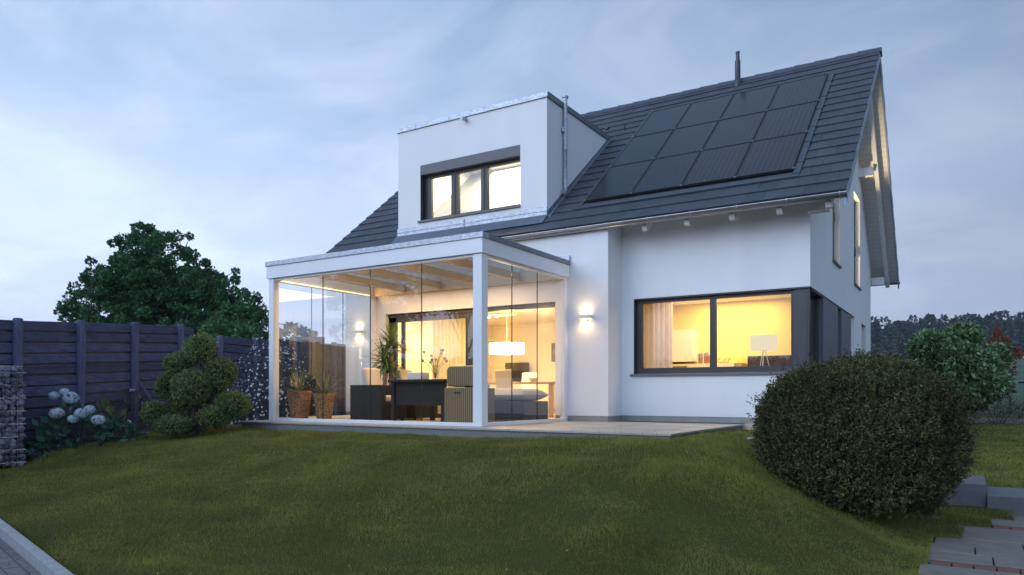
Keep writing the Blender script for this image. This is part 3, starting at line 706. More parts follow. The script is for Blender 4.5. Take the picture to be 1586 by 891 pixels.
# wide corner window
cw = sub_empty('corner_window', house)
f_ = MB(); y0 = Y2 + .09; zt, zb_ = 2.232, .90
f_.box(1.03, 3.78, y0, y0 + .09, 2.15, zt); f_.box(1.03, 3.78, y0, y0 + .09, zb_ - .04, .966); f_.box(1.03, 1.153, y0, y0 + .09, .966, 2.15)
f_.box(2.406, 2.51, y0, y0 + .09, .966, 2.15); f_.box(3.755, 3.80, y0 - .02, y0 + .09, zb_ - .04, zt)
f_.box(1.03, 4.04, Y2 + .003, y0, zt - .028, zt - .002); f_.box(1.03, 1.05, Y2 + .003, y0, .862, zt - .028)
f_.build('frame', 'frame', cw, bevel=.004)
for a, b in ((1.153, 2.406), (2.51, 3.755)): MB().box(a - .01, b + .01, y0 + .04, y0 + .046, .955, 2.16).build('pane', 'glass', cw)
MB().box(.97, 4.06, Y2 - .045, y0 + .02, .815, .858).build('sill', 'panel', cw, bevel=.004)
MB().box(3.80, 4.02, Y2 + .035, Y2 + .25, .862, 2.205).build('corner_panel', 'darkpanel', cw, bevel=.004)
f_ = MB()
f_.box(4.022, 4.045, Y2 + .02, Y2 + .06, .862, 2.21)
f_.box(3.80, 4.045, Y2 + .25, 8.9, 2.205, 2.230); f_.box(3.80, 4.045, Y2 + .25, 8.9, .862, .885)
for a, b in ((4.70, 4.82), (6.54, 6.60), (7.0, 7.07), (8.45, 8.52)): f_.box(3.90, 3.97, a, b, .885, 2.205)
f_.box(3.90, 3.97, Y2 + .30, Y2 + .38, .885, 2.205)
f_.build('side_frame', 'frame', cw)
MB().box(3.775, 3.795, Y2 + .315, 5.74, .87, 2.35).build('light_block_sheet', mat('dark_block_sheet', (.05, .045, .042), .8), cw)  # added dark sheet, keeps the lit room from showing in the side pane
for a, b in ((Y2 + .38, 4.70), (6.60, 7.0), (8.52, 8.86)): MB().box(3.93, 3.936, a, b, .885, 2.205).build('pane', 'glass', cw)
for a, b in ((4.82, 6.54), (7.07, 8.45)): MB().box(3.90, 4.046, a, b, .885, 2.204).build('shutter_panel', 'panel', cw, bevel=.003)
MB().box(3.80, 4.012, 8.86, 8.899, .885, 2.204).build('reveal', 'render', cw)
# small window on the gable ground floor, tall narrow ones above
def gable_window(ya, yb, za, zb, mid=None):
    w = sub_empty('gable_window', house); f_ = MB(); x = XR_ - .16
    f_.box(x, x + .06, ya, ya + .07, za, zb); f_.box(x, x + .06, yb - .05, yb, za, zb); f_.box(x, x + .06, ya + .07, yb - .05, zb - .06, zb); f_.box(x, x + .06, ya + .07, yb - .05, za, za + .06)
    if mid: f_.box(x - .01, x + .08, ya + .07, yb - .05, mid - .10, mid + .10)
    f_.box(x + .06, XR_ - .004, ya + .001, ya + .012, za, zb)
    f_.build('frame', 'frame', w); MB().box(x + .02, x + .026, ya + .06, yb - .04, za + .05, zb - .05).build('pane', 'glass', w)
    MB().box(x + .06, XR_ + .04, ya - .03, yb + .03, za - .035, za - .002).build('sill', 'panel', w)
gable_window(10.26, 11.1, .9, 2.19); gable_window(5.74, 6.65, 3.02, 5.05, 4.0); gable_window(8.82, 9.94, 2.98, 5.05, 3.86)

# sliding terrace door inside the glass room
sd = sub_empty('sliding_door', house); f_ = MB(); y0 = Y1 + .10
f_.box(-4.42, -.27, y0 - .02, y0 + .13, 2.13, 2.205)
f_.box(-4.42, -4.20, y0, y0 + .05, .0, 2.13); f_.box(-4.42, -2.10, y0, y0 + .05, 2.03, 2.13); f_.box(-4.42, -2.10, y0, y0 + .05, .0, .09)
f_.box(-2.36, -2.10, y0, y0 + .05, .09, 2.03); f_.box(-4.07, -3.98, y0, y0 + .05, .09, 2.03)
f_.box(-2.42, -2.05, y0 + .06, y0 + .11, .0, 2.13); f_.box(-.30, -.27, y0, y0 + .11, 0, 2.13)
f_.box(-2.16, -2.14, y0 - .05, y0, .95, 1.15)
f_.build('frame', 'frame', sd, bevel=.003)
MB().box(-4.21, -2.35, y0 + .022, y0 + .028, .08, 2.04).build('pane', 'glass', sd)

# ------------------------------------------------------------------ terrace slab
tr = MB(); tr.prism([(-5.15, -.35), (3.08, -.35), (3.08, Y2 + .01), (XB - .015, Y2 + .01), (XB - .015, Y1 + .011), (-5.15, Y1 + .011)], 'z', -.03, .0, 0)
tr.box(-4.419, -.271, Y1 + .0112, Y1 + .2995, -.03, 0)
ter = tr.build('terrace', 'stone', bevel=.004); tag(ter, 'stone paved terrace slab under the glass room and beside the house', 'terrace')
te = MB(); te.prism([(-5.13, -.325), (3.055, -.325), (3.055, Y2 + .008), (-5.13, Y2 - .6)], 'z', -.42, -.0302); te.build('slab_edge', 'stoneside', ter)
jt = MB()
for x in (-4.3, -3.3, -2.3, -1.3, -.3, .7, 1.7, 2.7): jt.box(x - .002, x + .002, -.352, .0 if x < .1 else 2.78, -.028, .0012)
jt.box(.05, 3.082, .62, .624, -.028, .0012); jt.box(.05, 3.082, 1.62, 1.624, -.028, .0012)
build_each(jt, 'joint', MATS['joint_sand'], ter)

# ------------------------------------------------------------------ glass room
gr = thing('glass_room', 'white framed glass patio room standing against the house on the terrace', 'glass room', (-2.4, 1.4, 0))
CW = 4.77
def gb(mb, name, m_, **k): return mb.build(name, m_, gr, **k)
for (a, b, c, d) in ((-.165, 0, 0, .165), (-CW, -CW + .13, 0, .13), (-.10, -.005, 2.68, 2.805), (-CW + .005, -CW + .10, 2.68, 2.805)):
    gb(MB().box(a, b, c, d, .0, 2.62), 'post', 'alu', bevel=.006)
fa = MB(); fa.box(-CW - .03, .03, -.03, .09, 2.625, 2.85); fa.box(-.09, .03, .09, 2.80, 2.625, 2.85); fa.box(-CW - .03, -CW + .09, .09, 2.80, 2.625, 2.85)
gb(fa, 'fascia', 'alu', bevel=.004)
cpf = MB(); cpf.box(-CW - .05, .05, -.05, .12, 2.852, 2.935)
for xj in (-4.15, -2.3, -.55): cpf.box(xj - .012, xj + .012, -.053, .12, 2.851, 2.938)
gb(cpf, 'cap_flashing', 'zinc', bevel=.003)
cpf = MB(); cpf.box(-.08, .05, .12, 2.80, 2.852, 2.93); cpf.box(-CW - .05, -CW + .08, .12, 2.80, 2.852, 2.93); build_each(cpf, 'side_flashing', 'zincdark', gr)
cpf = MB(); cpf.box(-1.0, .045, 2.765, 2.80, 2.93, 3.03); gb(cpf, 'wall_flashing', 'zinc')
# rails top and bottom
rl = MB(); rl.box(-CW + .13, -.165, .02, .10, .0, .055); rl.box(-.10, -.02, .165, 2.68, .0, .055); rl.box(-CW + .02, -CW + .10, .13, 2.68, .0, .055)
rl.box(-CW + .13, -.165, .02, .10, 2.585, 2.62); rl.box(-.10, -.02, .165, 2.68, 2.585, 2.62); rl.box(-CW + .02, -CW + .10, .13, 2.68, 2.585, 2.62)
build_each(rl, 'track_rail', 'alu', gr, bevel=.003)
# glass leaves
fx = [-CW + .13, -3.418, -2.301, -1.201, -.165]
for a, b in zip(fx[:-1], fx[1:]): gb(MB().box(a + .004, b - .004, .052, .060, .05, 2.59), 'glass_panel', 'glassc')
fy = [.165, .96, 1.783, 2.68]
for a, b in zip(fy[:-1], fy[1:]): gb(MB().box(-.068, -.060, a + .004, b - .004, .05, 2.59), 'glass_panel', 'glassc')
fy = [.13, .98, 1.83, 2.68]
for a, b in zip(fy[:-1], fy[1:]): gb(MB().box(-CW + .060, -CW + .068, a + .004, b - .004, .05, 2.59), 'glass_panel', 'glassc')
ge = MB()
for x in fx[1:-1]: ge.box(x - .0035, x + .0035, .046, .066, .0, 2.59)
for y in (.96, 1.783): ge.box(-.073, -.055, y - .0035, y + .0035, .05, 2.59)
for y in (.98, 1.83): ge.box(-CW + .055, -CW + .073, y - .0035, y + .0035, .05, 2.59)
build_each(ge, 'panel_edge', 'glassedge', gr)
# roof beams, wall plate and glazing
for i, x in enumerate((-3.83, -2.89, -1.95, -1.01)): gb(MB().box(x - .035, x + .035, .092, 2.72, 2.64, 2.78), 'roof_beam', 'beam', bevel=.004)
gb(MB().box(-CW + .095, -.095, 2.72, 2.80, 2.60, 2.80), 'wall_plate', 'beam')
gb(MB().box(-CW + .09, -.09, .09, 2.72, 2.785, 2.797), 'roof_glass', 'glassroof')
# warm light strips under the beams
ls = emit_mat('led_strip', WARM, 3)
lsm = MB(); lsm.box(-.118, -.106, .2, 2.6, 2.60, 2.612); lsm.box(-CW + .106, -CW + .118, .2, 2.6, 2.60, 2.612)
build_each(lsm, 'light_strip', ls, gr)

LED = []
def lamp(kind, name, loc, energy, color=WARM, size=.1, rot=None, spread=None, parent=None, size_y=None):
    l = bpy.data.lights.new(name, kind); l.energy = energy; l.color = color
    if kind == 'AREA':
        l.size = size
        if size_y: l.shape = 'RECTANGLE'; l.size_y = size_y
        if spread: l.spread = spread
    elif kind == 'SPOT': l.spot_size = spread or R(90); l.spot_blend = 1; l.shadow_soft_size = size
    else: l.shadow_soft_size = size
    o = bpy.data.objects.new(name, l); COL.objects.link(o); o.location = loc
    if rot: o.rotation_euler = rot
    if parent is not None: o.parent = parent; o.location = Vector(loc) - world_loc(parent)
    return o

# ------------------------------------------------------------------ wall sconces
bulb = emit_mat('bulb', (1, .74, .40), 7)
def sconce(x, y, z, label, power):
    s = thing('wall_sconce', label, 'wall lamp', (x, y, z), 'white up and down wall lamps')
    b = MB(); b.box(x - .13, x + .13, y - .115, y - .10, z - .012, z + .050, 0); b.box(x - .13, x - .122, y - .10, y, z - .012, z + .050); b.box(x + .122, x + .13, y - .10, y, z - .012, z + .050)
    b.build('shade', 'alu', s, bevel=.002)
    MB().box(x - .05, x + .05, y - .03, y, z - .04, z + .05).build('back_plate', 'alu', s)
    MB().box(x - .10, x + .10, y - .085, y - .035, z + .0, z + .035).build('bulb', bulb, s)
    lamp('SPOT', 'sconce_up_light', (x, y - .07, z + .045), power, WARM, .03, (R(180 - 8), 0, 0), R(150), s)
    lamp('SPOT', 'sconce_down_light', (x, y - .07, z - .02), power, WARM, .03, (R(8), 0, 0), R(150), s)
sconce(.367, Y1, 1.865, 'wall lamp lighting the white wall right of the glass room', 7)
sconce(-5.18, Y1, 1.84, 'wall lamp on the house corner seen through the left of the glass room', 7)

# ------------------------------------------------------------------ solar panels
def pv_mat():
    m = bpy.data.materials.new('solar_cells'); m.use_nodes = True; N = m.node_tree.nodes; L = m.node_tree.links; b = N['Principled BSDF']
    b.inputs['Roughness'].default_value = .22
    tc = N.new('ShaderNodeTexCoord'); sp = N.new('ShaderNodeSeparateXYZ'); L.new(tc.outputs['Object'], sp.inputs[0])
    def line(ax, k, w):
        mu = N.new('ShaderNodeMath'); mu.operation = 'MULTIPLY'; L.new(sp.outputs[ax], mu.inputs[0]); mu.inputs[1].default_value = k
        fr = N.new('ShaderNodeMath'); fr.operation = 'FRACT'; L.new(mu.outputs[0], fr.inputs[0]); lt = N.new('ShaderNodeMath'); lt.operation = 'LESS_THAN'; L.new(fr.outputs[0], lt.inputs[0]); lt.inputs[1].default_value = w; return lt.outputs[0]
    a = line('X', 10.75, .26)
    ml = N.new('ShaderNodeMath'); ml.operation = 'MULTIPLY'; L.new(a, ml.inputs[0]); ml.inputs[1].default_value = .75; mm = ml.outputs[0]
    mx = N.new('ShaderNodeMixRGB'); L.new(mm, mx.inputs[0]); mx.inputs[1].default_value = (.004, .006, .010, 1); mx.inputs[2].default_value = (.026, .032, .042, 1)
    L.new(mx.outputs[0], b.inputs['Base Color']); return m
pvm = pv_mat(); tilt = math.atan(SL); pw = 3.77 / 4; plen = (6.94 - 3.412) * math.hypot(1, SL) / 3
rown = ['bottom', 'middle', 'top']; coln = ['first', 'second', 'third', 'fourth']
for r_ in range(3):
    for c_ in range(4):
        d = (r_ + .5) * plen; yc = 3.412 + d * math.cos(tilt); zc_ = zs(3.412) + .085 + d * math.sin(tilt); xc = .04 + (c_ + .5) * pw
        p = thing('solar_panel', f'black solar panel in the {rown[r_]} row on the roof, {coln[c_]} from the left', 'solar panel', (xc, yc, zc_), 'black solar panels on the roof'); p.rotation_euler = (tilt, 0, 0)
        if r_ == 0 and c_ == 0:
            f_ = MB(); hx, hy = pw / 2 - .008, plen / 2 - .008
            f_.box(-hx, hx, -hy, -hy + .018, -.02, .022); f_.box(-hx, hx, hy - .018, hy, -.02, .022); f_.box(-hx, -hx + .018, -hy + .018, hy - .018, -.02, .022); f_.box(hx - .018, hx, -hy + .018, hy - .018, -.02, .022)
            fo = f_.build('frame', 'black'); fo.parent = p
            go = MB().box(-hx + .018, hx - .018, -hy + .018, hy - .018, -.012, .017).build('cell_sheet', pvm); go.parent = p
        else:
            for src in (fo, go):
                q = src.copy(); COL.objects.link(q); q.parent = p
rlm = thing('panel_rails', 'dark mounting rails with clamps holding the solar panels on the tiles', 'mounting rail', (1.9, 5, 5)); rm = MB(); Rx = Matrix.Rotation(tilt, 3, 'X')
for r_ in range(3):
    for k in (.22, .78):
        d = (r_ + k) * plen; yc = 3.412 + d * math.cos(tilt); zc_ = zs(3.412) + .045 + d * math.sin(tilt); rm.obox((1.95, yc, zc_), (3.95, .035, .035), Rx)
build_each(rm, 'rail', 'black', rlm)
rm = MB()
for r_ in range(4):
    for c_ in range(5):
        d = r_ * plen; rm.obox((.04 + c_ * pw, 3.412 + d * math.cos(tilt), zs(3.412) + .112 + d * math.sin(tilt)), (.05, .035, .012), Rx)
build_each(rm, 'clamp', 'gutter', rlm)
fl_ = MB(); L3 = 3 * plen + .10
for xx, wd in ((3.86, .11), (-.02, .05)):
    d = L3 / 2 - .08; fl_.obox((xx, 3.412 + d * math.cos(tilt), zs(3.412) + .050 + d * math.sin(tilt)), (wd, L3 + .1, .018), Rx)
fl_.obox((1.92, 3.412 - .14 * math.cos(tilt), zs(3.412) + .050 - .14 * math.sin(tilt)), (3.98, .14, .018), Rx)
fl_.build('flashing', mat('array_flashing', (.075, .095, .12), .5, metal=.3, var=.1), rlm)

# ------------------------------------------------------------------ furniture in the glass room
def planter(x, y, h, r0, r1, label):
    t = thing('planter', label, 'planter', (x, y, 0), 'tapered speckled planters in the glass room')
    b = MB(); b.lathe((x, y, 0), [(r0, 0), (r1, h - .05), (r1 + .012, h - .05), (r1 + .012, h), (r1 - .02, h), (r1 - .03, h - .04)], 28)
    b.build('pot', 'terracotta', t, smooth=True); b = MB().lathe((x, y, 0), [(r1 - .035, h - .06), (r1 - .035, h - .03)], 24); b.build('soil', 'soil', t); return t
def blade_plant(name, x, y, z, n, ln, wd, label, cat, material, droop=.5, group=None, trunk=None, rad=(.0, .0)):
    rng = np.random.RandomState(int(abs(x * 100 + y * 37))); V = []; F = []
    heads = [(x, y, z)] if not trunk else trunk
    t = thing(name, label, cat, (x, y, z if not trunk else 0), group)
    for hx, hy, hz in heads:
        for i in range(n):
            az = rng.uniform(0, 6.28); el = rng.uniform(.12, 1.5) if trunk is None else rng.uniform(-.35, 1.45)
            L_ = ln * rng.uniform(.7, 1.1); w_ = wd * rng.uniform(.8, 1.2); d = np.array([math.cos(az) * math.cos(el), math.sin(az) * math.cos(el), math.sin(el)]); s = np.array([-math.sin(az), math.cos(az), 0]); p = np.array([hx, hy, hz + (rng.uniform(-.10, .10) if trunk else 0)])
            b0 = len(V)
            for k in range(6):
                u = k / 5; q = p + d * L_ * u + np.array([0, 0, -1]) * droop * L_ * u * u * math.cos(el) * .6
                w2 = w_ * (1 - u) ** .6 * (.6 + .4 * min(1, u * 4)) * .5 + .0008
                V += [q - s * w2, q + np.array([0, 0, -w2 * .5]), q + s * w2]
            for k in range(5):
                a = b0 + k * 3; F += [(a, a + 1, a + 4, a + 3), (a + 1, a + 2, a + 5, a + 4)]
    np_mesh('foliage', np.array(V), np.array(F), material, t, tuple(-world_loc(t)))
    return t
M['agave'] = fol('striped_leaf', (.28, .30, .14), island=.35, trans=.1); M['yucca'] = fol('yucca_leaf', (.12, .20, .05), island=.45, trans=.2)
planter(-4.42, .42, .56, .155, .215, 'larger speckled terracotta planter at the left glass corner')
planter(-3.98, .62, .50, .135, .19, 'smaller speckled terracotta planter right of the larger one')
blade_plant('spiky_plant', -4.42, .42, .52, 34, .58, .032, 'spiky green plant growing in the larger planter', 'plant', 'agave', group='spiky plants in the planters')
blade_plant('spiky_plant', -3.98, .62, .46, 30, .56, .030, 'spiky green plant growing in the smaller planter', 'plant', 'agave', group='spiky plants in the planters')
# wicker armchairs and table
def box_chair(x0, x1, y0, y1, h, back, label, m_, name='wicker_armchair', face='+x', bh=.92, grp='wicker armchairs in the glass room'):
    t = thing(name, label, 'armchair', ((x0 + x1) / 2, (y0 + y1) / 2, 0), grp); a = .13
    b = MB(); b.box(x0 + .001, x1 - .001, y0 + a, y1 - a, .03, .34); b.build('seat_base', m_, t, bevel=.01)
    MB().box(x0, x1, y0, y0 + a - .001, .03, h).build('arm', m_, t, bevel=.012); MB().box(x0, x1, y1 - a + .001, y1, .03, h).build('arm', m_, t, bevel=.012)
    bb = (x0, x0 + .12) if face == '+x' else (x1 - .12, x1)
    MB().box(bb[0], bb[1], y0 + a, y1 - a, .34, bh - .1).build('backrest', m_, t, bevel=.012)
    cs = (x0 + .13, x1 - .02) if face == '+x' else (x0 + .02, x1 - .13)
    MB().box(cs[0], cs[1], y0 + a + .01, y1 - a - .01, .345, .47).build('seat_cushion', 'cushion', t, bevel=.035)
    mt = Matrix.Rotation(R(-12 if face == '+x' else 12), 3, 'Y'); cx_ = cs[0] + .09 if face == '+x' else cs[1] - .09
    MB().obox((cx_, (y0 + y1) / 2, .72), (.13, y1 - y0 - 2 * a - .04, .52), mt).build('back_cushion', 'cushion', t, bevel=.04)
    f_ = MB()
    for px in (x0 + .06, x1 - .06):
        for py in (y0 + .06, y1 - .06): f_.box(px - .02, px + .02, py - .02, py + .02, 0, .03)
    f_.build('foot', 'black', t)
    return t
box_chair(-3.42, -2.66, .72, 1.42, .66, True, 'dark wicker armchair with cream cushion left of the table', 'wicker', bh=.76)
box_chair(-3.45, -2.70, 1.72, 2.42, .66, True, 'dark wicker armchair nearest the house wall', 'wicker')
t = thing('wicker_chair', 'light brown high backed wicker chair seen from behind beside the corner post', 'chair', (-.72, .75, 0))
b = MB(); b.prism([(-.98, .62), (-.42, .62), (-.42, .90), (-.47, .945), (-.93, .945), (-.98, .90)], 'y', .42, .53)
b.box(-1.02, -.40, .40, .98, .03, .60); b.build('body', 'wickerl', t, bevel=.02)
MB().box(-.80, -.68, .392, .402, .50, .525).build('handle', 'black', t)
MB().box(-.96, -.46, .56, .93, .61, .66).build('seat_cushion', 'cushion', t, bevel=.02)
MB().box(-.94, -.46, .532, .60, .66, .955).build('back_cushion', 'cushion', t, bevel=.02)
t = thing('garden_table', 'dark square table between the wicker seats', 'table', (-1.8, 1.2, 0))
MB().box(-2.42, -1.18, .62, 1.85, .70, .745).build('tabletop', 'wicker', t, bevel=.006)
for a, b_ in ((-2.38, .66), (-1.28, .66), (-2.38, 1.75), (-1.28, 1.75)): MB().box(a, a + .07, b_, b_ + .07, 0, .70).build('leg', 'wicker', t)
MB().box(-2.30, -1.30, .70, .72, .30, .70).build('apron', 'wicker', t)
b = MB().box(-2.17, -1.83, .85, 1.05, .750, .875).build('lantern_box', mat('glowing_box', (.85, .82, .75), .5), bevel=.01, origin=(-2, .95, .75)); tag(b, 'white box shaped tissue holder on the dark table', 'box')
# vase with dried flowers
t = thing('vase', 'glass vase of dried flower stems on the dark table', 'vase', (-1.62, .95, .745))
MB().lathe((-1.62, .95, .745), [(.045, 0), (.06, .08), (.05, .18), (.065, .25), (.06, .25), (.045, .18), (.055, .08), (.04, .01)], 20).build('vase_body', 'glassc', t, smooth=True)
b = MB(); hd = MB(); rr = random.Random(5)
for i in range(11):
    a = rr.uniform(0, 6.28); sp2 = rr.uniform(.06, .24); h = rr.uniform(.28, .50); e_ = (-1.62 + math.cos(a) * sp2, .95 + math.sin(a) * sp2, .76 + h); md_ = (-1.62 + math.cos(a) * sp2 * .35, .95 + math.sin(a) * sp2 * .35, .76 + h * .6)
    b.tube([(-1.62, .95, .76), md_, e_], .004, 5); hd.lathe(e_, [(.006, -.02), (.022, -.01), (.028, .015), (.012, .03)], 8)
b.build('stems', 'twig', t); hd.build('flower_heads', mat('dried_bloom', (.5, .42, .33), .9), t)
# tall yucca with two stems
t = blade_plant('yucca', -3.30, 1.60, 0, 80, .50, .042, 'tall yucca palm with two bare stems behind the left armchair', 'plant', 'yucca', .55, trunk=[(-3.34, 1.58, 1.12), (-3.22, 1.64, 1.42), (-3.28, 1.60, 1.0)])
b = MB(); b.tube([(-3.34, 1.58, .3), (-3.345, 1.58, .7), (-3.34, 1.58, 1.15)], [.045, .04, .035], 10); b.tube([(-3.22, 1.64, .3), (-3.21, 1.64, .9), (-3.22, 1.64, 1.45)], [.045, .04, .03], 10); b.build('stem', 'wood', t, smooth=True)
MB().lathe((-3.28, 1.60, 0), [(.14, 0), (.19, .36), (.17, .36), (.16, .30)], 20).build('pot', 'black', t, smooth=True)
# daybed on the right
t = thing('daybed', 'dark wicker daybed with thick grey cushion behind the right panes', 'daybed', (-.85, 1.95, 0))
MB().box(-1.75, -.16, 1.45, 2.35, .02, .37).build('base', 'wicker', t, bevel=.015)
def puffy(x0, x1, y0, y1, z0, z1, n=4):
    """a quilted cushion with rounded border and bulging segments"""
    V = []; F = []; nu, nv = 40, 16
    for side in (1, -1):
        for j in range(nv + 1):
            for i in range(nu + 1):
                u = i / nu; v = j / nv; eu = 1 - abs(2 * u - 1) ** 6; ev = 1 - abs(2 * v - 1) ** 6; e = max(0, eu * ev) ** .5
                seg = abs(math.sin(u * n * math.pi)) ** .5 * .25 + .75
                V.append((x0 + (x1 - x0) * u, y0 + (y1 - y0) * v, (z0 + z1) / 2 + side * (z1 - z0) / 2 * e * seg))
    m_ = (nu + 1) * (nv + 1)
    for s in range(2):
        for j in range(nv):
            for i in range(nu): a = s * m_ + j * (nu + 1) + i; F.append((a, a + 1, a + nu + 2, a + nu + 1))
    return V, F
V, F = puffy(-1.72, -.14, 1.44, 2.34, .36, .60); mb = MB(); mb.add(V, F); mb.build('cushion', 'cushiong', t, smooth=True)

# ------------------------------------------------------------------ dining room seen through the open door
t = thing('pendant_lamp', 'white drum pendant lamp glowing above the dining table', 'pendant lamp', (-2.62, 4.85, 1.52))
M['shade'] = emit_mat('lit_shade', (1, .86, .62), 5.5); M['shade2'] = emit_mat('lit_small_shade', (1, .80, .50), .9)
MB().lathe((-2.62, 4.85, 0), [(.39, 1.40), (.40, 1.41), (.40, 1.63), (.39, 1.64)], 40).build('drum_shade', 'shade', t, smooth=True)
b = MB(); b.tube([(-2.62, 4.85, 1.64), (-2.62, 4.85, 2.43)], .004, 5); b.lathe((-2.62, 4.85, 2.42), [(.05, 0), (.05, .029)], 16); b.build('cord', 'ceramic', t)
lamp('POINT', 'pendant_light', (-2.62, 4.85, 1.25), 60, WARM, .2, parent=t)
lamp('POINT', 'pendant_light', (-2.62, 4.85, 1.85), 60, WARM, .2, parent=t)
t = thing('dining_table', 'long oak dining table under the drum pendant', 'table', (-2.6, 5.0, 0))
MB().box(-3.9, -1.2, 4.5, 5.4, .72, .76).build('tabletop', 'oak', t, bevel=.004)
for a in (-3.8, -1.38):
    for c in (4.56, 5.24): MB().box(a, a + .08, c, c + .08, 0, .72).build('leg', 'oak', t)
def dchair(x, y, sgn, label):
    t = thing('dining_chair', label, 'chair', (x, y, 0), 'cream high backed dining chairs')
    MB().box(x - .22, x + .22, y - .22, y + .22, .43, .49).build('seat', 'cushion', t, bevel=.02)
    mt = Matrix.Rotation(R(7 * sgn), 3, 'X'); MB().obox((x, y + sgn * -.23, .74), (.42, .05, .54), mt).build('backrest', 'cushion', t, bevel=.02)
    for a in (-.19, .19):
        for c in (-.19, .19): MB().box(x + a - .018, x + a + .018, y + c - .018, y + c + .018, 0, .43).build('leg', 'oak', t)
dchair(-3.25, 4.15, 1, 'cream dining chair at the left end of the near side of the table'); dchair(-2.10, 4.15, 1, 'cream dining chair in the middle of the right pane, back to the terrace'); dchair(-2.7, 5.75, -1, 'cream dining chair on the far side of the table'); dchair(-1.5, 5.75, -1, 'cream dining chair at the far right of the table')
t = thing('candle_stick', 'slim white candle standing on the dining table', 'candle', (-2.55, 4.9, .76)); MB().lathe((-2.55, 4.9, .76), [(.03, 0), (.006, .02), (.006, .08), (.011, .08), (.011, .26), (.002, .27)], 12).build('candle', 'white', t)
t = thing('glass_bowl', 'small bowl on the dining table', 'bowl', (-1.9, 4.8, .76)); MB().lathe((-1.9, 4.8, .76), [(.04, 0), (.11, .06), (.12, .09), (.11, .09), (.09, .05), (.02, .015)], 20).build('bowl_body', 'ceramic', t, smooth=True)
t = thing('television', 'flat black television on the sideboard at the back wall', 'television', (-4.35, 8.1, .7)); MB().box(-4.70, -3.95, 8.05, 8.10, .86, 1.36).build('screen', 'screen', t, bevel=.004); MB().box(-4.45, -4.25, 8.0, 8.15, .80, .86).build('stand', 'black', t)
t = thing('sideboard', 'low cream sideboard under the television', 'sideboard', (-4.2, 8.0, 0)); MB().box(-5.1, -3.2, 7.85, 8.28, .1, .80).build('body', 'cabinet', t, bevel=.005)
for a in (-5.07, -4.44, -3.81): MB().box(a, a + .6, 7.835, 7.849, .13, .77).build('door', 'cabinet', t)
t = thing('tall_cupboard', 'tall cream cupboard at the right wall of the dining room', 'cupboard', (-.5, 6.2, 0)); MB().box(-.55, -.025, 5.4, 7.1, .0, 1.25).build('body', 'cabinet', t, bevel=.005); MB().box(-.57, -.551, 5.45, 6.2, .05, 1.2).build('door', 'cabinet', t); MB().box(-.57, -.551, 6.25, 7.05, .05, 1.2).build('door', 'cabinet', t)
for k, (xx, zz, w_, h_) in enumerate(((-3.2, 1.62, .30, .5), (-2.0, 1.55, .5, .35))):
    t = thing('picture_frame', ('narrow framed picture on the back wall left of the pendant', 'wide framed picture on the back wall right of the pendant')[k], 'picture', (xx, 8.28, zz), 'pictures on the dining room wall')
    b = MB(); b.box(xx - w_ / 2, xx + w_ / 2, 8.265, 8.299, zz - h_ / 2, zz + h_ / 2); b.build('frame', 'darkwood', t); MB().box(xx - w_ / 2 + .03, xx + w_ / 2 - .03, 8.260, 8.2645, zz - h_ / 2 + .03, zz + h_ / 2 - .03).build('print', 'picture', t)
def in_sconce(x, y, z, label):   # lamp on the right wall
    s = thing('wall_sconce', label, 'wall lamp', (x, y, z)); MB().box(x - .10, x, y - .12, y + .12, z - .03, z + .03).build('shade', 'white', s)
    lamp('SPOT', 'sconce_up_light', (x - .06, y, z + .05), 14, WARM, .03, (R(180), 0, 0), R(120), s); lamp('SPOT', 'sconce_down_light', (x - .06, y, z - .05), 14, WARM, .03, (0, 0, 0), R(120), s)
in_sconce(-.02, 4.7, 1.98, 'small wall lamp glowing inside on the right wall of the dining room')
t = thing('ceiling_spot', 'small metal spotlight on the dining room ceiling', 'spotlight', (-3.6, 5.8, 2.4)); b = MB(); b.box(-3.75, -3.45, 5.77, 5.83, 2.42, 2.449); b.cyl((-3.68, 5.8, 2.42), (-3.72, 5.76, 2.33), .035, .045); b.cyl((-3.52, 5.8, 2.42), (-3.50, 5.76, 2.33), .035, .045); b.build('spot_body', 'wire', t)
lamp('AREA', 'room_light', (-2.8, 5.2, 2.43), 200, WARM, 2.2)
lamp('AREA', 'room_light', (-4.2, 3.9, 2.43), 70, WARM, 1.0)
# curtains
def curtain(name, x0, x1, y, z0, z1, folds, amp, m_, label, seed=1, axis='x'):
    V = []; F = []; n = folds * 12; rg = random.Random(seed); ph = [rg.uniform(-.5, .5) for _ in range(folds + 2)]
    nz = 5
    for k in range(nz + 1):
        for i in range(n + 1):
            u = i / n; f = u * folds; wv = math.sin(f * 2 * math.pi + ph[int(f)] * .6) * amp * (.8 + .3 * k / nz) + .3 * amp * math.sin(f * 5.1 + k * .3)
            p = (x0 + (x1 - x0) * u, y + wv) if axis == 'x' else (y + wv, x0 + (x1 - x0) * u); V.append((*p, z0 + (z1 - z0) * k / nz))
    for k in range(nz):
        for i in range(n): a = k * (n + 1) + i; F.append((a, a + 1, a + n + 2, a + n + 1))
    o = np_mesh(name, np.array(V), np.array(F), m_, smooth=True); tag(o, label, 'curtain'); md = o.modifiers.new('cloth', 'SOLIDIFY'); md.thickness = .003; return o
curtain('curtain', -3.55, -2.45, 3.32, .02, 2.43, 11, .035, 'curtain', 'long sheer cream curtain behind the closed door leaf', 2)
curtain('curtain', -.50, -.10, 3.32, .02, 2.43, 5, .03, 'curtain', 'narrow cream curtain at the right side of the open door', 5)

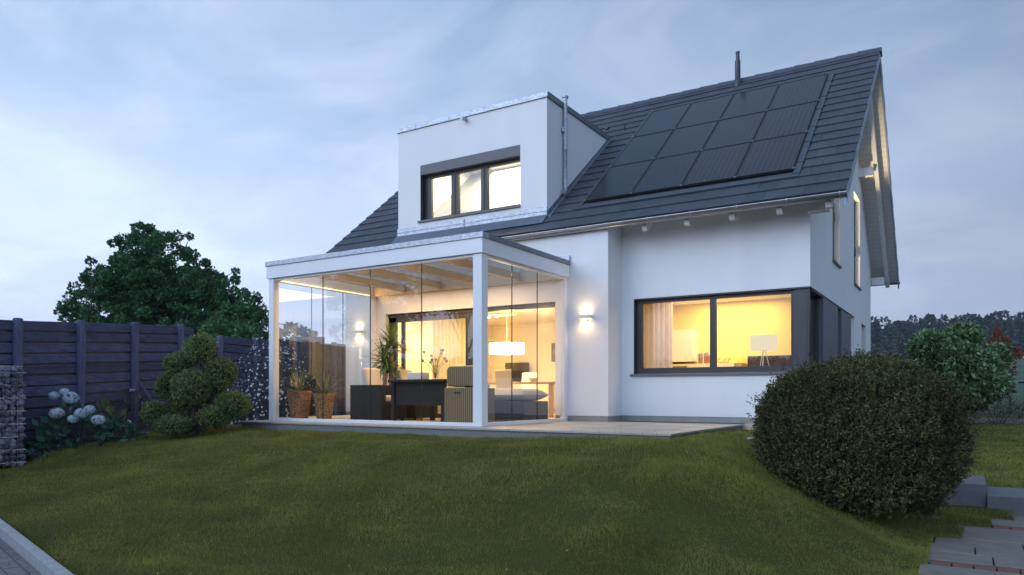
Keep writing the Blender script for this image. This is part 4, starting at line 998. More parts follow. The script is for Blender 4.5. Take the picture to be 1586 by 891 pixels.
# ------------------------------------------------------------------ yellow room behind the corner window
curtain('curtain', 1.02, 1.62, Y2 + .42, .02, 2.34, 6, .035, 'curtainp', 'peach curtain inside the left end of the wide window', 3)
t = thing('wall_cabinet', 'cream box cabinet on the yellow wall behind the wide window', 'cabinet', (1.3, 5.5, 1.4)); MB().box(.99, 1.50, 5.38, 5.747, 1.155, 1.80).build('body', 'cabinet', t, bevel=.004)
t = thing('low_board', 'long low cream shelf with an open wooden box end', 'shelf', (1.6, 5.4, .9)); MB().box(1.42, 2.36, 5.25, 5.747, .80, 1.10).build('body', 'cabinet', t, bevel=.004); MB().box(.99, 1.415, 5.25, 5.747, 1.06, 1.10).build('top_board', 'cabinet', t); MB().box(.99, 1.415, 5.30, 5.747, .80, 1.059).build('open_box', 'wood', t); MB().box(2.362, 2.50, 5.28, 5.747, .80, 1.10).build('end_panel', 'wood', t)
random.seed(11)
x = 1.60
bkm = [mat('book_%s' % c, v, .6) for c, v in (('cream', (.7, .6, .42)), ('brown', (.25, .12, .06)), ('grey', (.3, .28, .25)), ('red', (.35, .10, .05)))]
for i in range(8):
    w_ = random.uniform(.02, .036); h_ = random.uniform(.17, .24)
    b = MB().box(x, x + w_ - .002, 5.34, 5.50, 1.101, 1.101 + h_).build('book', bkm[i % 4], origin=(x, 5.4, 1.1)); tag(b, f"{['first', 'second', 'third', 'fourth', 'fifth', 'sixth', 'seventh', 'eighth'][i]} upright book from the left in the row on the cream shelf", 'book', 'books on the cream shelf'); x += w_
t = thing('branch_ornament', 'small dark twig ornament on the cream shelf right of the mullion', 'ornament', (2.12, 5.4, 1.1)); b = MB(); b.tube([(2.02, 5.4, 1.105), (2.10, 5.4, 1.13), (2.20, 5.4, 1.12), (2.24, 5.4, 1.20)], .008, 6); b.tube([(2.12, 5.4, 1.13), (2.16, 5.4, 1.20), (2.22, 5.4, 1.22)], .005, 5); b.tube([(2.02, 5.4, 1.105), (2.00, 5.4, 1.17), (2.05, 5.4, 1.21)], .005, 5); b.build('twig', 'darkwood', t)
t = thing('dark_sideboard', 'dark brown sideboard under the tripod lamp', 'sideboard', (3.2, 4.6, .9)); MB().box(2.84, 3.74, 4.35, 4.85, .55, 1.18).build('body', 'darkwood', t, bevel=.005); MB().box(2.86, 3.28, 4.338, 4.349, .58, 1.15).build('door', 'darkwood', t); MB().box(3.30, 3.72, 4.338, 4.349, .58, 1.15).build('door', 'darkwood', t)
t = thing('tripod_lamp', 'table lamp with white drum shade on three thin legs', 'table lamp', (3.16, 4.5, 1.18))
MB().lathe((3.16, 4.22, 0), [(.225, 1.265), (.235, 1.525), (.23, 1.525), (.22, 1.27)], 36, cap=False).build('lamp_shade', 'shade2', t, smooth=True)
b = MB()
for a in (0.5, 2.6, 4.7): b.cyl((3.16 + .015 * math.cos(a), 4.22 + .015 * math.sin(a), 1.32), (3.16 + .10 * math.cos(a), 4.22 + .10 * math.sin(a), .93), .007)
build_each(b, 'leg', 'white', t)
MB().box(2.86, 3.50, 4.06, 4.37, .885, .925).build('shelf_board', 'darkwood', None).parent = None
tag(bpy.data.objects['shelf_board'], 'dark shelf board the tripod lamp stands on', 'shelf')
lamp('POINT', 'table_light', (3.16, 4.22, 1.62), 6, WARM, .08, parent=t)
lamp('AREA', 'yellow_room_light', (2.3, 4.75, 2.34), 75, WARM2, 1.6)
# upper rooms
lamp('AREA', 'dormer_room_light', (-2.5, 5.0, 5.85), 360, WARM2, 2.0)
lamp('AREA', 'upper_room_light', (2.9, 6.2, 3.7), 50, WARM2, .5, (0, R(-105), 0)); lamp('AREA', 'upper_room_light', (2.9, 9.1, 3.7), 50, WARM2, .5, (0, R(-105), 0))
for yy in (6.2, 9.38):
    d_ = Vector((4.6, yy, 6.1)) - Vector((3.55, yy, 3.2)); lamp('SPOT', 'upper_spot_light', (3.55, yy, 3.2), 600, WARM2, .04, d_.to_track_quat('-Z', 'Y').to_euler(), R(44))
lamp('AREA', 'glass_room_light', (-2.4, 1.5, 2.60), 120, GOLD, 3.2, size_y=1.6)
lamp('AREA', 'strip_light', (-CW + .13, 1.45, 2.56), 11, GOLD, .05, (0, R(-115), 0), size_y=2.4, parent=gr)
lamp('AREA', 'strip_light', (-2.4, .14, 2.58), 16, GOLD, 4.2, (R(60), 0, 0), size_y=.05, parent=gr)  # added along the front beam to warm the chair back, no fixture there

# ------------------------------------------------------------------ fence
def at(lat, dep, z=None):
    x = CX - math.sin(YAW) * dep + math.cos(YAW) * lat; y = CY + math.cos(YAW) * dep + math.sin(YAW) * lat
    return (x, y, float(ground_z(x, y)) if z is None else z)
def fpos(t): return at((-768 + 37.4 * t) * 12 / 1128.3, 12 * (1 + .0904 * t))[:2]
fence = thing('wooden_fence', 'weathered grey timber fence of wide horizontal boards along the left boundary', 'fence', (-7.6, 0, -.5))
rf = random.Random(4)
P = [fpos(t) for t in (-2, -1, 0, 1, 2, 3, 4, 5)] + [(-8.03, 3.51), (-7.9, 4.64), (-7.75, 5.8), (-7.6, 7.0), (-7.45, 8.2)]
T = [1.62, 1.68, 1.74, 1.81, 1.88, 1.95, 1.80, 1.84, 1.84, 1.85, 1.86, 1.86, 1.86]
for i, ((x, y), zt) in enumerate(zip(P, T)):
    b = MB(); j = rf.uniform(-.02, .02); h = .075
    nx_, ny_ = .978, .208
    mt = Matrix.Rotation(math.atan2(-.2, 1) + R(90), 3, 'Z')
    b.lathe((x + .06, y, 0), [(h, -.9), (h * 1.0, zt - .03), (h * .93, zt - .005), (h * .6, zt + .005)], 10); b.build('post', 'fpost', fence)
for i in range(len(P) - 1):
    (xa, ya), (xb, yb) = P[i], P[i + 1]; b = MB(); zt = T[i] - .03 if i < 5 else T[i + 1] - .04
    zt1 = T[i + 1] - .03 if i < 5 else T[i + 1] - .04
    if i == 5: zt = zt1 = 1.92; full = .32
    dx, dy = xb - xa, yb - ya; L_ = math.hypot(dx, dy); ux, uy = dx / L_, dy / L_; nx_, ny_ = uy, -ux
    k = 0; z = 0
    while zt - z > -.75:
        hgt = .185; off = rf.uniform(-.008, .008); e = 1.0
        if i == 5 and z < .19: e = .32
        tl = rf.uniform(-.006, .006)
        A = (xa - ux * .03, ya - uy * .03); B = (xa + dx * e + ux * .03 * (e == 1), ya + dy * e + uy * .03 * (e == 1))
        zz0, zz1 = zt - z, zt1 - z
        q = []
        for (px, py), zz in ((A, zz0 + tl), (B, zz1 - tl)):
            for o_, dz in ((off, 0), (off + .028, -.006), (off + .032, -hgt + .024), (off, -hgt + .024)): q.append((px + nx_ * o_, py + ny_ * o_, zz + dz))
        b.add(q, [(0, 1, 5, 4), (1, 2, 6, 5), (2, 3, 7, 6), (3, 0, 4, 7), (3, 2, 1, 0), (4, 5, 6, 7)])
        z += hgt
    b.build('board_panel', 'fence', fence)
    if i != 5:
        bb = MB(); q = []
        for (px, py), zz in (((xa, ya), zt - .04), ((xb, yb), zt1 - .04)):
            for o_, dz in ((-.022, 0), (-.012, 0), (-.012, -2.3), (-.022, -2.3)): q.append((px + nx_ * o_, py + ny_ * o_, zz + dz))
        bb.add(q, [(0, 1, 5, 4), (1, 2, 6, 5), (2, 3, 7, 6), (3, 0, 4, 7), (3, 2, 1, 0), (4, 5, 6, 7)]); bb.build('gap_shadow_sheet', 'black', fence)  # black sheet added behind the boards as shadow lines in the gaps
# diagonal prop by the third post
b = MB(); p3 = fpos(2); b.tube([(p3[0] + .12, p3[1] + .03, .75), (p3[0] + .16, p3[1] + .28, .36), (p3[0] + .18, p3[1] + .50, -.1)], .03, 6); b.build('brace', 'fpost', fence)

# gabion ------------------------------------------------------------------
gx0, gx1, gy0, gy1 = -7.20, -6.34, -3.92, -3.42
gz0, gz1 = -.62, .93
gab = thing('gabion', 'wire basket filled with grey stones at the left edge before the fence', 'gabion', (-6.7, -3.7, -.6))
rs = np.random.RandomState(9); V = []; F = []
ico_v = []; 
def stone(c, r):
    n0 = len(V); k = 6; m_ = 4
    sc = rs.uniform(.7, 1.25, 3) * r; rot = Matrix.Rotation(rs.uniform(0, 6), 3, 'Z') @ Matrix.Rotation(rs.uniform(0, 6), 3, 'X')
    for j in range(m_):
        th = math.pi * (j + .5) / m_
        for i in range(k):
            ph = 2 * math.pi * i / k; d = Vector((math.sin(th) * math.cos(ph) * sc[0], math.sin(th) * math.sin(ph) * sc[1], math.cos(th) * sc[2])) * rs.uniform(.68, 1.18)
            d = rot @ d; V.append((c[0] + d.x, c[1] + d.y, c[2] + d.z))
    for j in range(m_ - 1):
        for i in range(k): F.append((n0 + j * k + i, n0 + j * k + (i + 1) % k, n0 + (j + 1) * k + (i + 1) % k, n0 + (j + 1) * k + i))
    F.append(tuple(n0 + i for i in range(k))); F.append(tuple(n0 + (m_ - 1) * k + i for i in range(k)))
for z in np.arange(gz0 + .05, gz1 - .02, .085):
    for x in np.arange(gx0 + .05, gx1, .10):
        for y in np.arange(gy0 + .05, gy1, .10): stone((x + rs.uniform(-.02, .02), y + rs.uniform(-.02, .02), z + rs.uniform(-.02, .02)), .058)
mb = MB(); mb.v = V; mb.f = F; mb.build('stone_fill', 'rock', gab)
b = MB(); e = .012
for z in np.arange(gz0 + .05, gz1 + .01, .20):
    for p, q in (((gx0 - .02, gy0 - e), (gx1 + .05, gy0 - e)), ((gx1 + e, gy0 - .02), (gx1 + e, gy1 + .02)), ((gx0, gy1 + e), (gx1 + .02, gy1 + e))): b.cyl((*p, z), (*q, z), .007, n=6)
for x in np.arange(gx0, gx1 + .02, .20): b.cyl((x, gy0 - e, gz0), (x, gy0 - e, gz1), .0025, n=6)
for y in np.arange(gy0, gy1 + .02, .20): b.cyl((gx1 + e, y, gz0), (gx1 + e, y, gz1), .0025, n=6)
for x in np.arange(gx0, gx1 + .02, .20): b.cyl((x, gy0, gz1), (x, gy1, gz1), .004, n=6)
b.build('wire_cage', 'wire', gab)

# dark steel column seen through the glass
sc_ = at(-(793 - 487) * 16.2 / 1128.3, 16.2); zt_ = .498 + (610 - 522) * 16.2 / 1128.3
t = thing('steel_column', 'tall dark square steel column in front of the fence behind the glass room', 'column', (sc_[0], sc_[1], -.3))
MB().box(sc_[0] - .30, sc_[0] + .18, sc_[1] - .14, sc_[1] + .14, -.4, zt_).build('shaft', 'corten', t, bevel=.01); MB().box(sc_[0] - .27, sc_[0] + .20, sc_[1] - .16, sc_[1] + .16, -.4, -.26).build('foot', 'corten', t)

# ------------------------------------------------------------------ vegetation
def cluster_leaves(centers, radii, per, size, aspect, jitter, seed, squash=.85, updir=.25, shell=.55):
    r = np.random.RandomState(seed); C = np.repeat(np.array(centers), per, 0); Rr = np.repeat(np.asarray(radii).reshape(len(centers), -1), per, 0)
    n = len(C); d = norm(r.normal(0, 1, (n, 3))); rad = r.uniform(shell ** 3, 1, (n, 1)) ** (1 / 3)
    P_ = C + d * rad * Rr * np.array([1, 1, squash]); D = d + np.array([0, 0, updir])
    return leaves(P_, D, size, aspect, .15, jitter, r)
def tree(name, label, cat, base, cz, rad, ncl, per, size, material, seed, trunk_r=.18, crr=.55, lean=(0, 0), fringe=.25, squash=1.0, group=None, jag=.22, aspect=.7, lobes=None):
    r = np.random.RandomState(seed); t = thing(name, label, cat, base, group); bx, by, bz = base
    cen = []; crad = []
    d = norm(r.normal(0, 1, (ncl * 3, 3))); u = r.uniform(.15, 1, (ncl * 3, 1)) ** .45
    lob = 1 + jag * noise3(d, 2.4, seed)[:, None]
    P_ = d * u * lob; P_ = P_[P_[:, 2] > -.85][:ncl]; rr = np.array(rad)
    top = np.array([bx + lean[0], by + lean[1], cz]); cen = top + P_ * rr
    if lobes:
        cen = []; tips_ = []
        for (dl, dz, lr, lz, k_) in lobes:
            c0 = top + np.array([math.cos(YAW) * dl, math.sin(YAW) * dl, dz]); dd_ = norm(r.normal(0, 1, (k_, 3))); uu = r.uniform(.1, 1, (k_, 1)) ** .45
            cen.append(c0 + dd_ * uu * (1 + jag * noise3(dd_, 2.6, seed + k_)[:, None]) * np.array([lr, lr, lz]))
            kk = int(k_ * fringe); de = norm(r.normal(0, 1, (kk, 3)) + [0, 0, .3]); tips_.append(c0 + de * (1 + jag * noise3(de, 2.6, seed + k_)[:, None]) * np.array([lr, lr, lz]) * r.uniform(1.0, 1.18, (kk, 1)))
        cen = np.concatenate(cen); tips_ = np.concatenate(tips_)
    crad = crr * r.uniform(.6, 1.25, len(cen))
    V1, F1 = cluster_leaves(cen, crad, per, size, aspect, .9, seed + 1, .75)
    # fringe sprays reaching out beyond the main mass
    k = int(ncl * fringe); d2 = norm(r.normal(0, 1, (k, 3)) + [0, 0, .25]); lob2 = 1 + jag * noise3(d2, 2.4, seed)[:, None]
    tips = top + d2 * rr * lob2 * r.uniform(.98, 1.13, (k, 1))
    if lobes: tips = tips_; k = len(tips)
    V2, F2 = cluster_leaves(tips, crr * .42 * r.uniform(.6, 1.2, k), max(per // 3, 10), size, aspect, .9, seed + 2)
    np_mesh('foliage', np.concatenate([V1, V2]), np.concatenate([F1, F2 + len(V1)]), material, t, tuple(-world_loc(t)))
    b = MB(); tz = cz - rr[2] * .25
    b.tube([(bx, by, bz - .2), (bx + lean[0] * .3, by + lean[1] * .3, bz + (tz - bz) * .5), (top[0], top[1], tz), (top[0] + .1, top[1], cz + rr[2] * .5)], [trunk_r * 1.25, trunk_r, trunk_r * .7, trunk_r * .2], 10)
    b.build('trunk', 'bark', t, smooth=True); b = MB()
    for i in r.choice(len(cen), min(26, len(cen)), replace=False):
        c = cen[i]; s = np.array([top[0], top[1], bz + (cz - bz) * r.uniform(.45, .95)]); m_ = (s + c) / 2 + np.array([0, 0, .12 * rr[2] * r.uniform(-.5, 1)])
        b.tube([tuple(s), tuple(m_), tuple(c)], [trunk_r * .35, trunk_r * .2, trunk_r * .06], 6)
    for i in range(k): 
        c = tips[i]; j = np.argmin(np.linalg.norm(cen - c, axis=1)); b.tube([tuple(cen[j]), tuple((cen[j] + c) / 2), tuple(c)], [.02, .014, .006], 5)
    b.build('limbs', 'bark', t); return t
M['maple'] = fol('maple_leaf', (.06, .16, .06), .3, .45, .25, vs=.6); M['bright'] = fol('field_maple_leaf', (.06, .11, .035), .2, .4, .3)
a_ = at(-(793 - 252) * 24 / 1128.3, 24)
tree('maple_tree', 'large dense dark green tree rising behind the wooden fence', 'tree', (a_[0], a_[1], -.6), 3.05, (3.2, 3.2, 2.9), 260, 230, .105, 'maple', 21, .22, .31, jag=.28, fringe=1.2,
     lobes=[(-.5, 1.0, 1.55, 1.8, 100), (-1.7, -.2, 1.4, 1.35, 70), (-2.7, -1.25, 1.0, .8, 42), (1.3, .0, 1.5, 1.5, 85), (.2, -1.2, 2.3, 1.3, 95), (2.35, -1.0, 1.15, 1.2, 55)])
a_ = at(-(793 - 372) * 22 / 1128.3, 22)
tree('bushy_tree', 'lighter green bushy tree right of the big one behind the fence', 'tree', (a_[0], a_[1], -.6), 1.75, (1.25, 1.2, 1.45), 70, 190, .10, 'maple', 33, .09, .34, jag=.3, fringe=.5)
a_ = at(-(793 - 462) * 21 / 1128.3, 21)
tree('young_tree', 'small bright green treetop above the fence seen through the glass', 'tree', (a_[0], a_[1], -.5), 1.75, (.55, .5, .75), 16, 70, .12, 'bright', 44, .05, .22, jag=.4, fringe=.8)
# two street trees behind the viewpoint, mirrored in the panes
M['street'] = fol('street_tree_leaf', (.03, .05, .02), .3, .4, .15, vs=.8)
tree('street_tree', 'broad street tree nearer the pavement, mirrored in the left panes', 'tree', (-11.9, -10.6, -1.1), 4.0, (1.6, 1.6, 2.1), 75, 90, .17, 'street', 55, .16, .5, jag=.4, fringe=.8, group='street trees mirrored in the glass')
tree('street_tree', 'farther street tree, mirrored in the panes beside the corner post', 'tree', (-10.3, -13.8, -1.1), 5.0, (1.9, 1.9, 1.3), 60, 90, .17, 'street', 56, .16, .5, jag=.4, fringe=.8, group='street trees mirrored in the glass')

h_ = thing('street_hedge', 'tall clipped hedge across the street behind the viewpoint', 'hedge', (-12, -19, -1.1)); rh = np.random.RandomState(6); n = 16000
P_ = np.stack([rh.uniform(-44, 16, n), -19 + rh.choice([-1, 1], n) * rh.uniform(.4, .6, n), rh.uniform(-1.1, 1.9, n)], 1); P_[n // 2:, 1] = rh.uniform(-19.6, -18.4, n - n // 2); P_[n // 2:, 2] = rh.uniform(1.7, 2.1, n - n // 2)
V1, F1 = leaves(P_, rh.normal(0, 1, (n, 3)), .30, .7, .15, .5, rh); np_mesh('foliage', V1, F1, 'street', h_, tuple(-world_loc(h_))); MB().box(-44, 16, -19.4, -18.6, -1.1, 1.8).build('inner_twigs', mat('inner_twig', (.018, .022, .012), 1), h_)
def ellips_core(name, c, rr, m_, parent, f=.8):
    b = MB(); n = 18; prof = [(max(.001, math.sin(math.pi * i / n)) * rr[0] * f, -math.cos(math.pi * i / n) * rr[2] * f) for i in range(n + 1)]
    b.lathe(c, prof, 20); return b.build(name, m_, parent, smooth=True)
# cloud pruned shrub
def sprigs(P_, D, n_leaf, length, leaf, aspect, seed, spread=.9):
    r = np.random.RandomState(seed); n = len(P_); D = norm(D); k = n_leaf
    u = np.tile(np.linspace(.05, 1, k), n)[:, None]; Pp = np.repeat(P_, k, 0) + np.repeat(D, k, 0) * u * length * np.repeat(r.uniform(.5, 1.2, n), k)[:, None]
    Dd = norm(np.repeat(D, k, 0) * .6 + r.normal(0, spread, (n * k, 3)))
    return leaves(Pp, Dd, leaf, aspect, .12, .15, r)
M['box'] = fol('clipped_leaf', (.14, .22, .06), .3, .7, .2, .32, .8, vs=3)
def lobes_shrub(name, label, cat, base, d0, lobes, dens, leaf, material, seed, nl=6, ln=.07, aspect=.55, depth_seed=1, trunk=True, flat=.85, core='soil', group=None):
    r = np.random.RandomState(seed); t = thing(name, label, cat, base, group); sc = d0 / 1128.3; Vs = []; Fs = []; off = 0; cents = []
    for (px, py, rx, rz, dd) in lobes:
        c = np.array(at((px - 793) * (d0 + dd) / 1128.3, d0 + dd, .498 + (610 - py) * (d0 + dd) / 1128.3)); R_ = np.array([rx * sc, rx * sc * .95, rz * sc]) * (.74 if leaf > .1 else .86); cents.append(c)
        n = int(dens * R_[0] * (R_[0] + R_[2]) * 2); d = norm(r.normal(0, 1, (n, 3))); lo = 1 + .11 * noise3(d, 4.5, seed + px)[:, None]
        P_ = c + d * R_ * lo * r.uniform(.80, 1.0, (n, 1)); nrm = norm(d / R_)
        V1, F1 = sprigs(P_, nrm + r.normal(0, .35, (n, 3)) + [0, 0, .25], nl, ln, leaf, aspect, seed + int(px)); Vs.append(V1); Fs.append(F1 + off); off += len(V1)
    np_mesh('foliage', np.concatenate(Vs), np.concatenate(Fs), material, t, tuple(-world_loc(t)))
    b = MB()
    for (px, py, rx, rz, dd), c in zip(lobes, cents):
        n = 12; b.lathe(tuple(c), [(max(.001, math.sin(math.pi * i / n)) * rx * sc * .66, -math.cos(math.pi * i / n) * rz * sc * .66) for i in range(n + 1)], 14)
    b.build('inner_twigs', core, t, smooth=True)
    if trunk:
        b = MB(); bs = Vector(base)
        for c in cents:
            m_ = (bs + Vector(c)) / 2 + Vector((0, 0, -.05)); b.tube([bs - Vector((0, 0, .1)), bs + Vector((0, 0, .12)), m_, Vector(c)], [.045, .04, .028, .015], 7)
        b.build('trunk', 'bark', t)
    return t
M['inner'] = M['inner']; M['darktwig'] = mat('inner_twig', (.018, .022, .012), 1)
tb = at(-(793 - 306) * 12.7 / 1128.3, 12.7)
lobes_shrub('cloud_shrub', 'cloud pruned evergreen shrub of rounded pads on the lawn before the fence', 'shrub', tb, 12.7,
    [(311, 541, 27, 25, 0), (279, 565, 25, 22, .1), (296, 600, 33, 30, -.15), (341, 578, 28, 26, .05), (258, 599, 18, 20, .2), (240, 639, 21, 18, -.05), (268, 658, 30, 14, -.25), (361, 627, 30, 22, 0), (332, 645, 27, 17, -.15), (287, 627, 26, 22, .2), (326, 607, 22, 20, .25)],
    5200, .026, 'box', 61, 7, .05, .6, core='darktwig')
# big round bush ----------------------------------------------------------------
M['yew'] = fol('round_bush_leaf', (.082, .092, .034), .45, .6, .12, .55, .2, vs=1.2)
bc = np.array(at(534 * 8.55 / 1128.3, 8.55, -.08)); t = thing('round_bush', 'big round clipped evergreen bush on the right of the mound', 'bush', (bc[0], bc[1], -.75))
r = np.random.RandomState(77); n = 15000; d = norm(r.normal(0, 1, (n, 3))); d = d[d[:, 2] > -.80]; n = len(d)
e_ = np.abs(d) ** 1.0; pw_ = 2.1; sup = (np.abs(d[:, 0]) ** pw_ + np.abs(d[:, 1]) ** pw_ + np.abs(d[:, 2]) ** pw_) ** (-1 / pw_)
rad = sup[:, None] * (1 + .05 * noise3(d, 3.0, 3)[:, None] + .07 * noise3(d, 8.0, 4)[:, None] + .04 * noise3(d, 17.0, 6)[:, None]); BR = np.array([1.09, 1.10, .96])
P_ = bc + d * rad * BR * r.uniform(.88, 1.0, (n, 1)); gz = ground_z(P_[:, 0], P_[:, 1]); keep = P_[:, 2] > gz + .02; P_ = P_[keep]; d = d[keep]
V1, F1 = sprigs(P_, norm(d / BR) * .7 + r.normal(0, .28, (len(P_), 3)) + [0, 0, .75], 11, .12, .036, .42, 78, .7)
# stray long shoots
k = r.choice(len(P_), 520, replace=False); V2, F2 = sprigs(P_[k], d[k] * .8 + r.normal(0, .3, (520, 3)) + [0, 0, .8], 16, .25, .034, .42, 79, .6)
np_mesh('foliage', np.concatenate([V1, V2]), np.concatenate([F1, F2 + len(V1)]), 'yew', t, tuple(-world_loc(t)))
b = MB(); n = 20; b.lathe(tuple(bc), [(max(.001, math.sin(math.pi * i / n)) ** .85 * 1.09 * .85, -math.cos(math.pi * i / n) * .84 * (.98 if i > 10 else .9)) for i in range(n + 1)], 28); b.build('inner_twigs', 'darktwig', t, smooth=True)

# hydrangea and bed plants --------------------------------------------------------
M['hyd'] = fol('hydrangea_leaf', (.055, .135, .095), .2, .4, .2, .45, .5); M['hydf'] = fol('hydrangea_petal', (.60, .72, .80), .1, .2, .3, .8, .2); M['petal'] = fol('white_petal', (.62, .66, .80), .05, .15, .3, .7, .2)
M['aster'] = fol('aster_leaf', (.06, .10, .105), .3, .5, .2, .6, .3); M['lime'] = fol('lime_leaf', (.10, .15, .05), .2, .3, .3, .5, .4)
def flowers(P_, D, rad, seed, petals=5):
    r = np.random.RandomState(seed); n = len(P_); D = norm(D); s = norm(np.cross(D, r.normal(0, 1, (n, 3)))); u = np.cross(D, s); V = []; F = []
    for k in range(petals):
        a = 2 * math.pi * k / petals; dirn = s * math.cos(a) + u * math.sin(a); sd = -s * math.sin(a) + u * math.cos(a); R_ = rad * r.uniform(.75, 1.2, (n, 1))
        V.append(np.stack([P_, P_ + dirn * R_ * .6 + sd * R_ * .38 + D * R_ * .15, P_ + dirn * R_ + D * R_ * .1, P_ + dirn * R_ * .6 - sd * R_ * .38 + D * R_ * .15], 1))
    V = np.concatenate(V, 0).reshape(-1, 3); i = np.arange(n * petals)[:, None] * 4; return V, np.concatenate([i, i + 1, i + 2, i + 3], 1)
def dome_plant(name, label, cat, c, R_, n, leaf, material, seed, aspect=.6, group=None, zlo=-.2, inner=.5, up=.3):
    r = np.random.RandomState(seed); t = thing(name, label, cat, (c[0], c[1], c[2]), group); d = norm(r.normal(0, 1, (n, 3))); d = d[d[:, 2] > zlo]; n = len(d)
    lo = 1 + .15 * noise3(d, 3, seed)[:, None]; P_ = np.array(c) + d * np.array(R_) * lo * r.uniform(inner, 1, (n, 1)) ** .7
    V1, F1 = leaves(P_, d + [0, 0, up], leaf, aspect, .1, .55, r); np_mesh('foliage', V1, F1, material, t, tuple(-world_loc(t)))
    b = MB()
    for i in range(12):
        a = r.uniform(0, 6.28); q = r.uniform(.2, .7); b.tube([(c[0], c[1], c[2] - .1), (c[0] + math.cos(a) * R_[0] * q * .5, c[1] + math.sin(a) * R_[1] * q * .5, c[2] + R_[2] * .4), (c[0] + math.cos(a) * R_[0] * q, c[1] + math.sin(a) * R_[1] * q, c[2] + R_[2] * .8)], [.008, .006, .004], 5)
    b.build('stems', 'bark', t); return t, r
hc = at(-(793 - 122) * 12.4 / 1128.3, 12.4, -.42)
t, r = dome_plant('hydrangea', 'hydrangea with pale blue white flower balls in front of the fence', 'shrub', hc, (.72, .72, .72), 620, .15, 'hyd', 81, .62)
V = []; F = []; off = 0
for (px, py, rr_) in ((84, 613, 8), (110, 616, 12), (88, 640, 11), (126, 640, 10), (139, 634, 8), (113, 649, 8), (152, 650, 10), (100, 607, 7)):
    dd = 11.85 if py > 625 else 12.1; c = np.array(at((px - 793) * dd / 1128.3, dd, .498 + (610 - py) * dd / 1128.3)); R0 = rr_ * dd / 1128.3
    n = 150; d = norm(r.normal(0, 1, (n, 3)) + [0, -.1, .25]); V1, F1 = flowers(c + d * R0 * np.array([1, 1, .75]) * r.uniform(.85, 1, (n, 1)), d, .022, px, 4); V.append(V1); F.append(F1 + off); off += len(V1)
np_mesh('flower_heads', np.concatenate(V), np.concatenate(F), 'hydf', t, tuple(-world_loc(t)))
pc = at(-(793 - 50) * 11.7 / 1128.3, 11.7); t, r = dome_plant('small_hydrangea', 'small blue green plant at the foot of the gabion', 'plant', pc, (.16, .16, .17), 160, .05, mat('blue_leaf', (.10, .22, .24), .6, island=.4, trans=.3), 82, .6)
ac = at(-(793 - 420) * 15.8 / 1128.3, 15.8, -.25)
t, r = dome_plant('aster_bush', 'tall dark bush sprinkled with tiny white flowers between shrub and glass room', 'bush', ac, (1.0, .9, 1.85), 9000, .055, 'aster', 83, .4, inner=.35, zlo=-.05)
n = 1100; d = norm(r.normal(0, 1, (n, 3)) + [.3, -.5, 0]); d = d[d[:, 2] > -.05]; V1, F1 = flowers(np.array(ac) + d * np.array([1.0, .9, 1.85]) * (1 + .15 * noise3(d, 3, 83)[:, None]) * r.uniform(.9, 1.03, (len(d), 1)), d + [.3, -.6, .2], r.uniform(.010, .031, (len(d), 1)), 84, 6); np_mesh('flowers', V1, F1, 'petal', t, tuple(-world_loc(t)))
for k, (px, dd, lab) in enumerate(((205, 13.9, 'loose rose bush with white blooms left of the pruned shrub'), (352, 15.6, 'low rose bush with small white blooms right of the pruned shrub'))):
    c = at((px - 793) * dd / 1128.3, dd, -.3); t, r = dome_plant('rose_bush', lab, 'bush', c, (.55, .5, .85), 900, .06, 'aster', 90 + k, .55, 'white rose bushes')
    n = 16 if k == 0 else 30; d = norm(r.normal(0, 1, (n, 3)) + [.5, -.8, .6]); V = []; F = []; off = 0
    for q in range(4):
        V1, F1 = flowers(np.array(c) + d * np.array([.55, .5, .88]) + r.normal(0, .012, (n, 3)), d + r.normal(0, .3, (n, 3)), .058 if k == 0 else .035, 95 + q, 5); V.append(V1); F.append(F1 + off); off += len(V1)
    if k == 0:   # few large blooms: each a part
        for i in range(n):
            vv = np.concatenate([v.reshape(5, n, 4, 3)[:, i].reshape(-1, 3) for v in V]); ff = np.arange(len(vv)).reshape(-1, 4); np_mesh('bloom', vv, ff, 'petal', t, tuple(-world_loc(t)))
    else: np_mesh('flowers', np.concatenate(V), np.concatenate(F), 'petal', t, tuple(-world_loc(t)))
c = at(-(793 - 172) * 13.0 / 1128.3, 13.0, -.28); dome_plant('broad_leaf_plant', 'yellow green plant with big leaves right of the hydrangea', 'plant', c, (.30, .28, .62), 60, .20, 'lime', 97, .6)
c = at(-(793 - 196) * 12.9 / 1128.3, 12.9, -.28); dome_plant('ground_plant', 'low leafy green plant at the lawn edge left of the pruned shrub', 'plant', c, (.38, .35, .22), 260, .08, 'hyd', 98, .6)

# right hand garden ---------------------------------------------------------------
M['rhodo'] = fol('rhododendron_leaf', (.17, .28, .10), .3, .75, .15, .25, .9, vs=1); M['rhedge'] = fol('dull_hedge_leaf', (.040, .032, .024), .3, .4, .1); M['orange'] = fol('autumn_leaf', (.21, .07, .035), .3, .4, .3)
rb = at((1485 - 793) * 20 / 1128.3, 20)
lobes_shrub('rhododendron', 'large leafy green shrub of rounded clumps at the end of the back lawn', 'shrub', rb, 20,
    [(1439, 540, 34, 32, .2), (1492, 522, 30, 22, .3), (1482, 560, 42, 36, -.2), (1520, 570, 34, 30, 0), (1545, 552, 20, 24, .2), (1536, 596, 32, 26, -.3), (1500, 610, 40, 34, 0), (1452, 585, 28, 40, .3), (1455, 620, 24, 26, .2), (1430, 600, 20, 26, .4)],
    560, .145, 'rhodo', 62, 5, .10, .42, core='darktwig')
hc2 = at((1545 - 793) * 19.3 / 1128.3, 19.3); dome_plant('low_hedge', 'low dull brown hedge at the foot of the leafy shrub', 'hedge', hc2, (1.0, .35, .75), 2600, .05, 'rhedge', 99, .5, inner=.6)
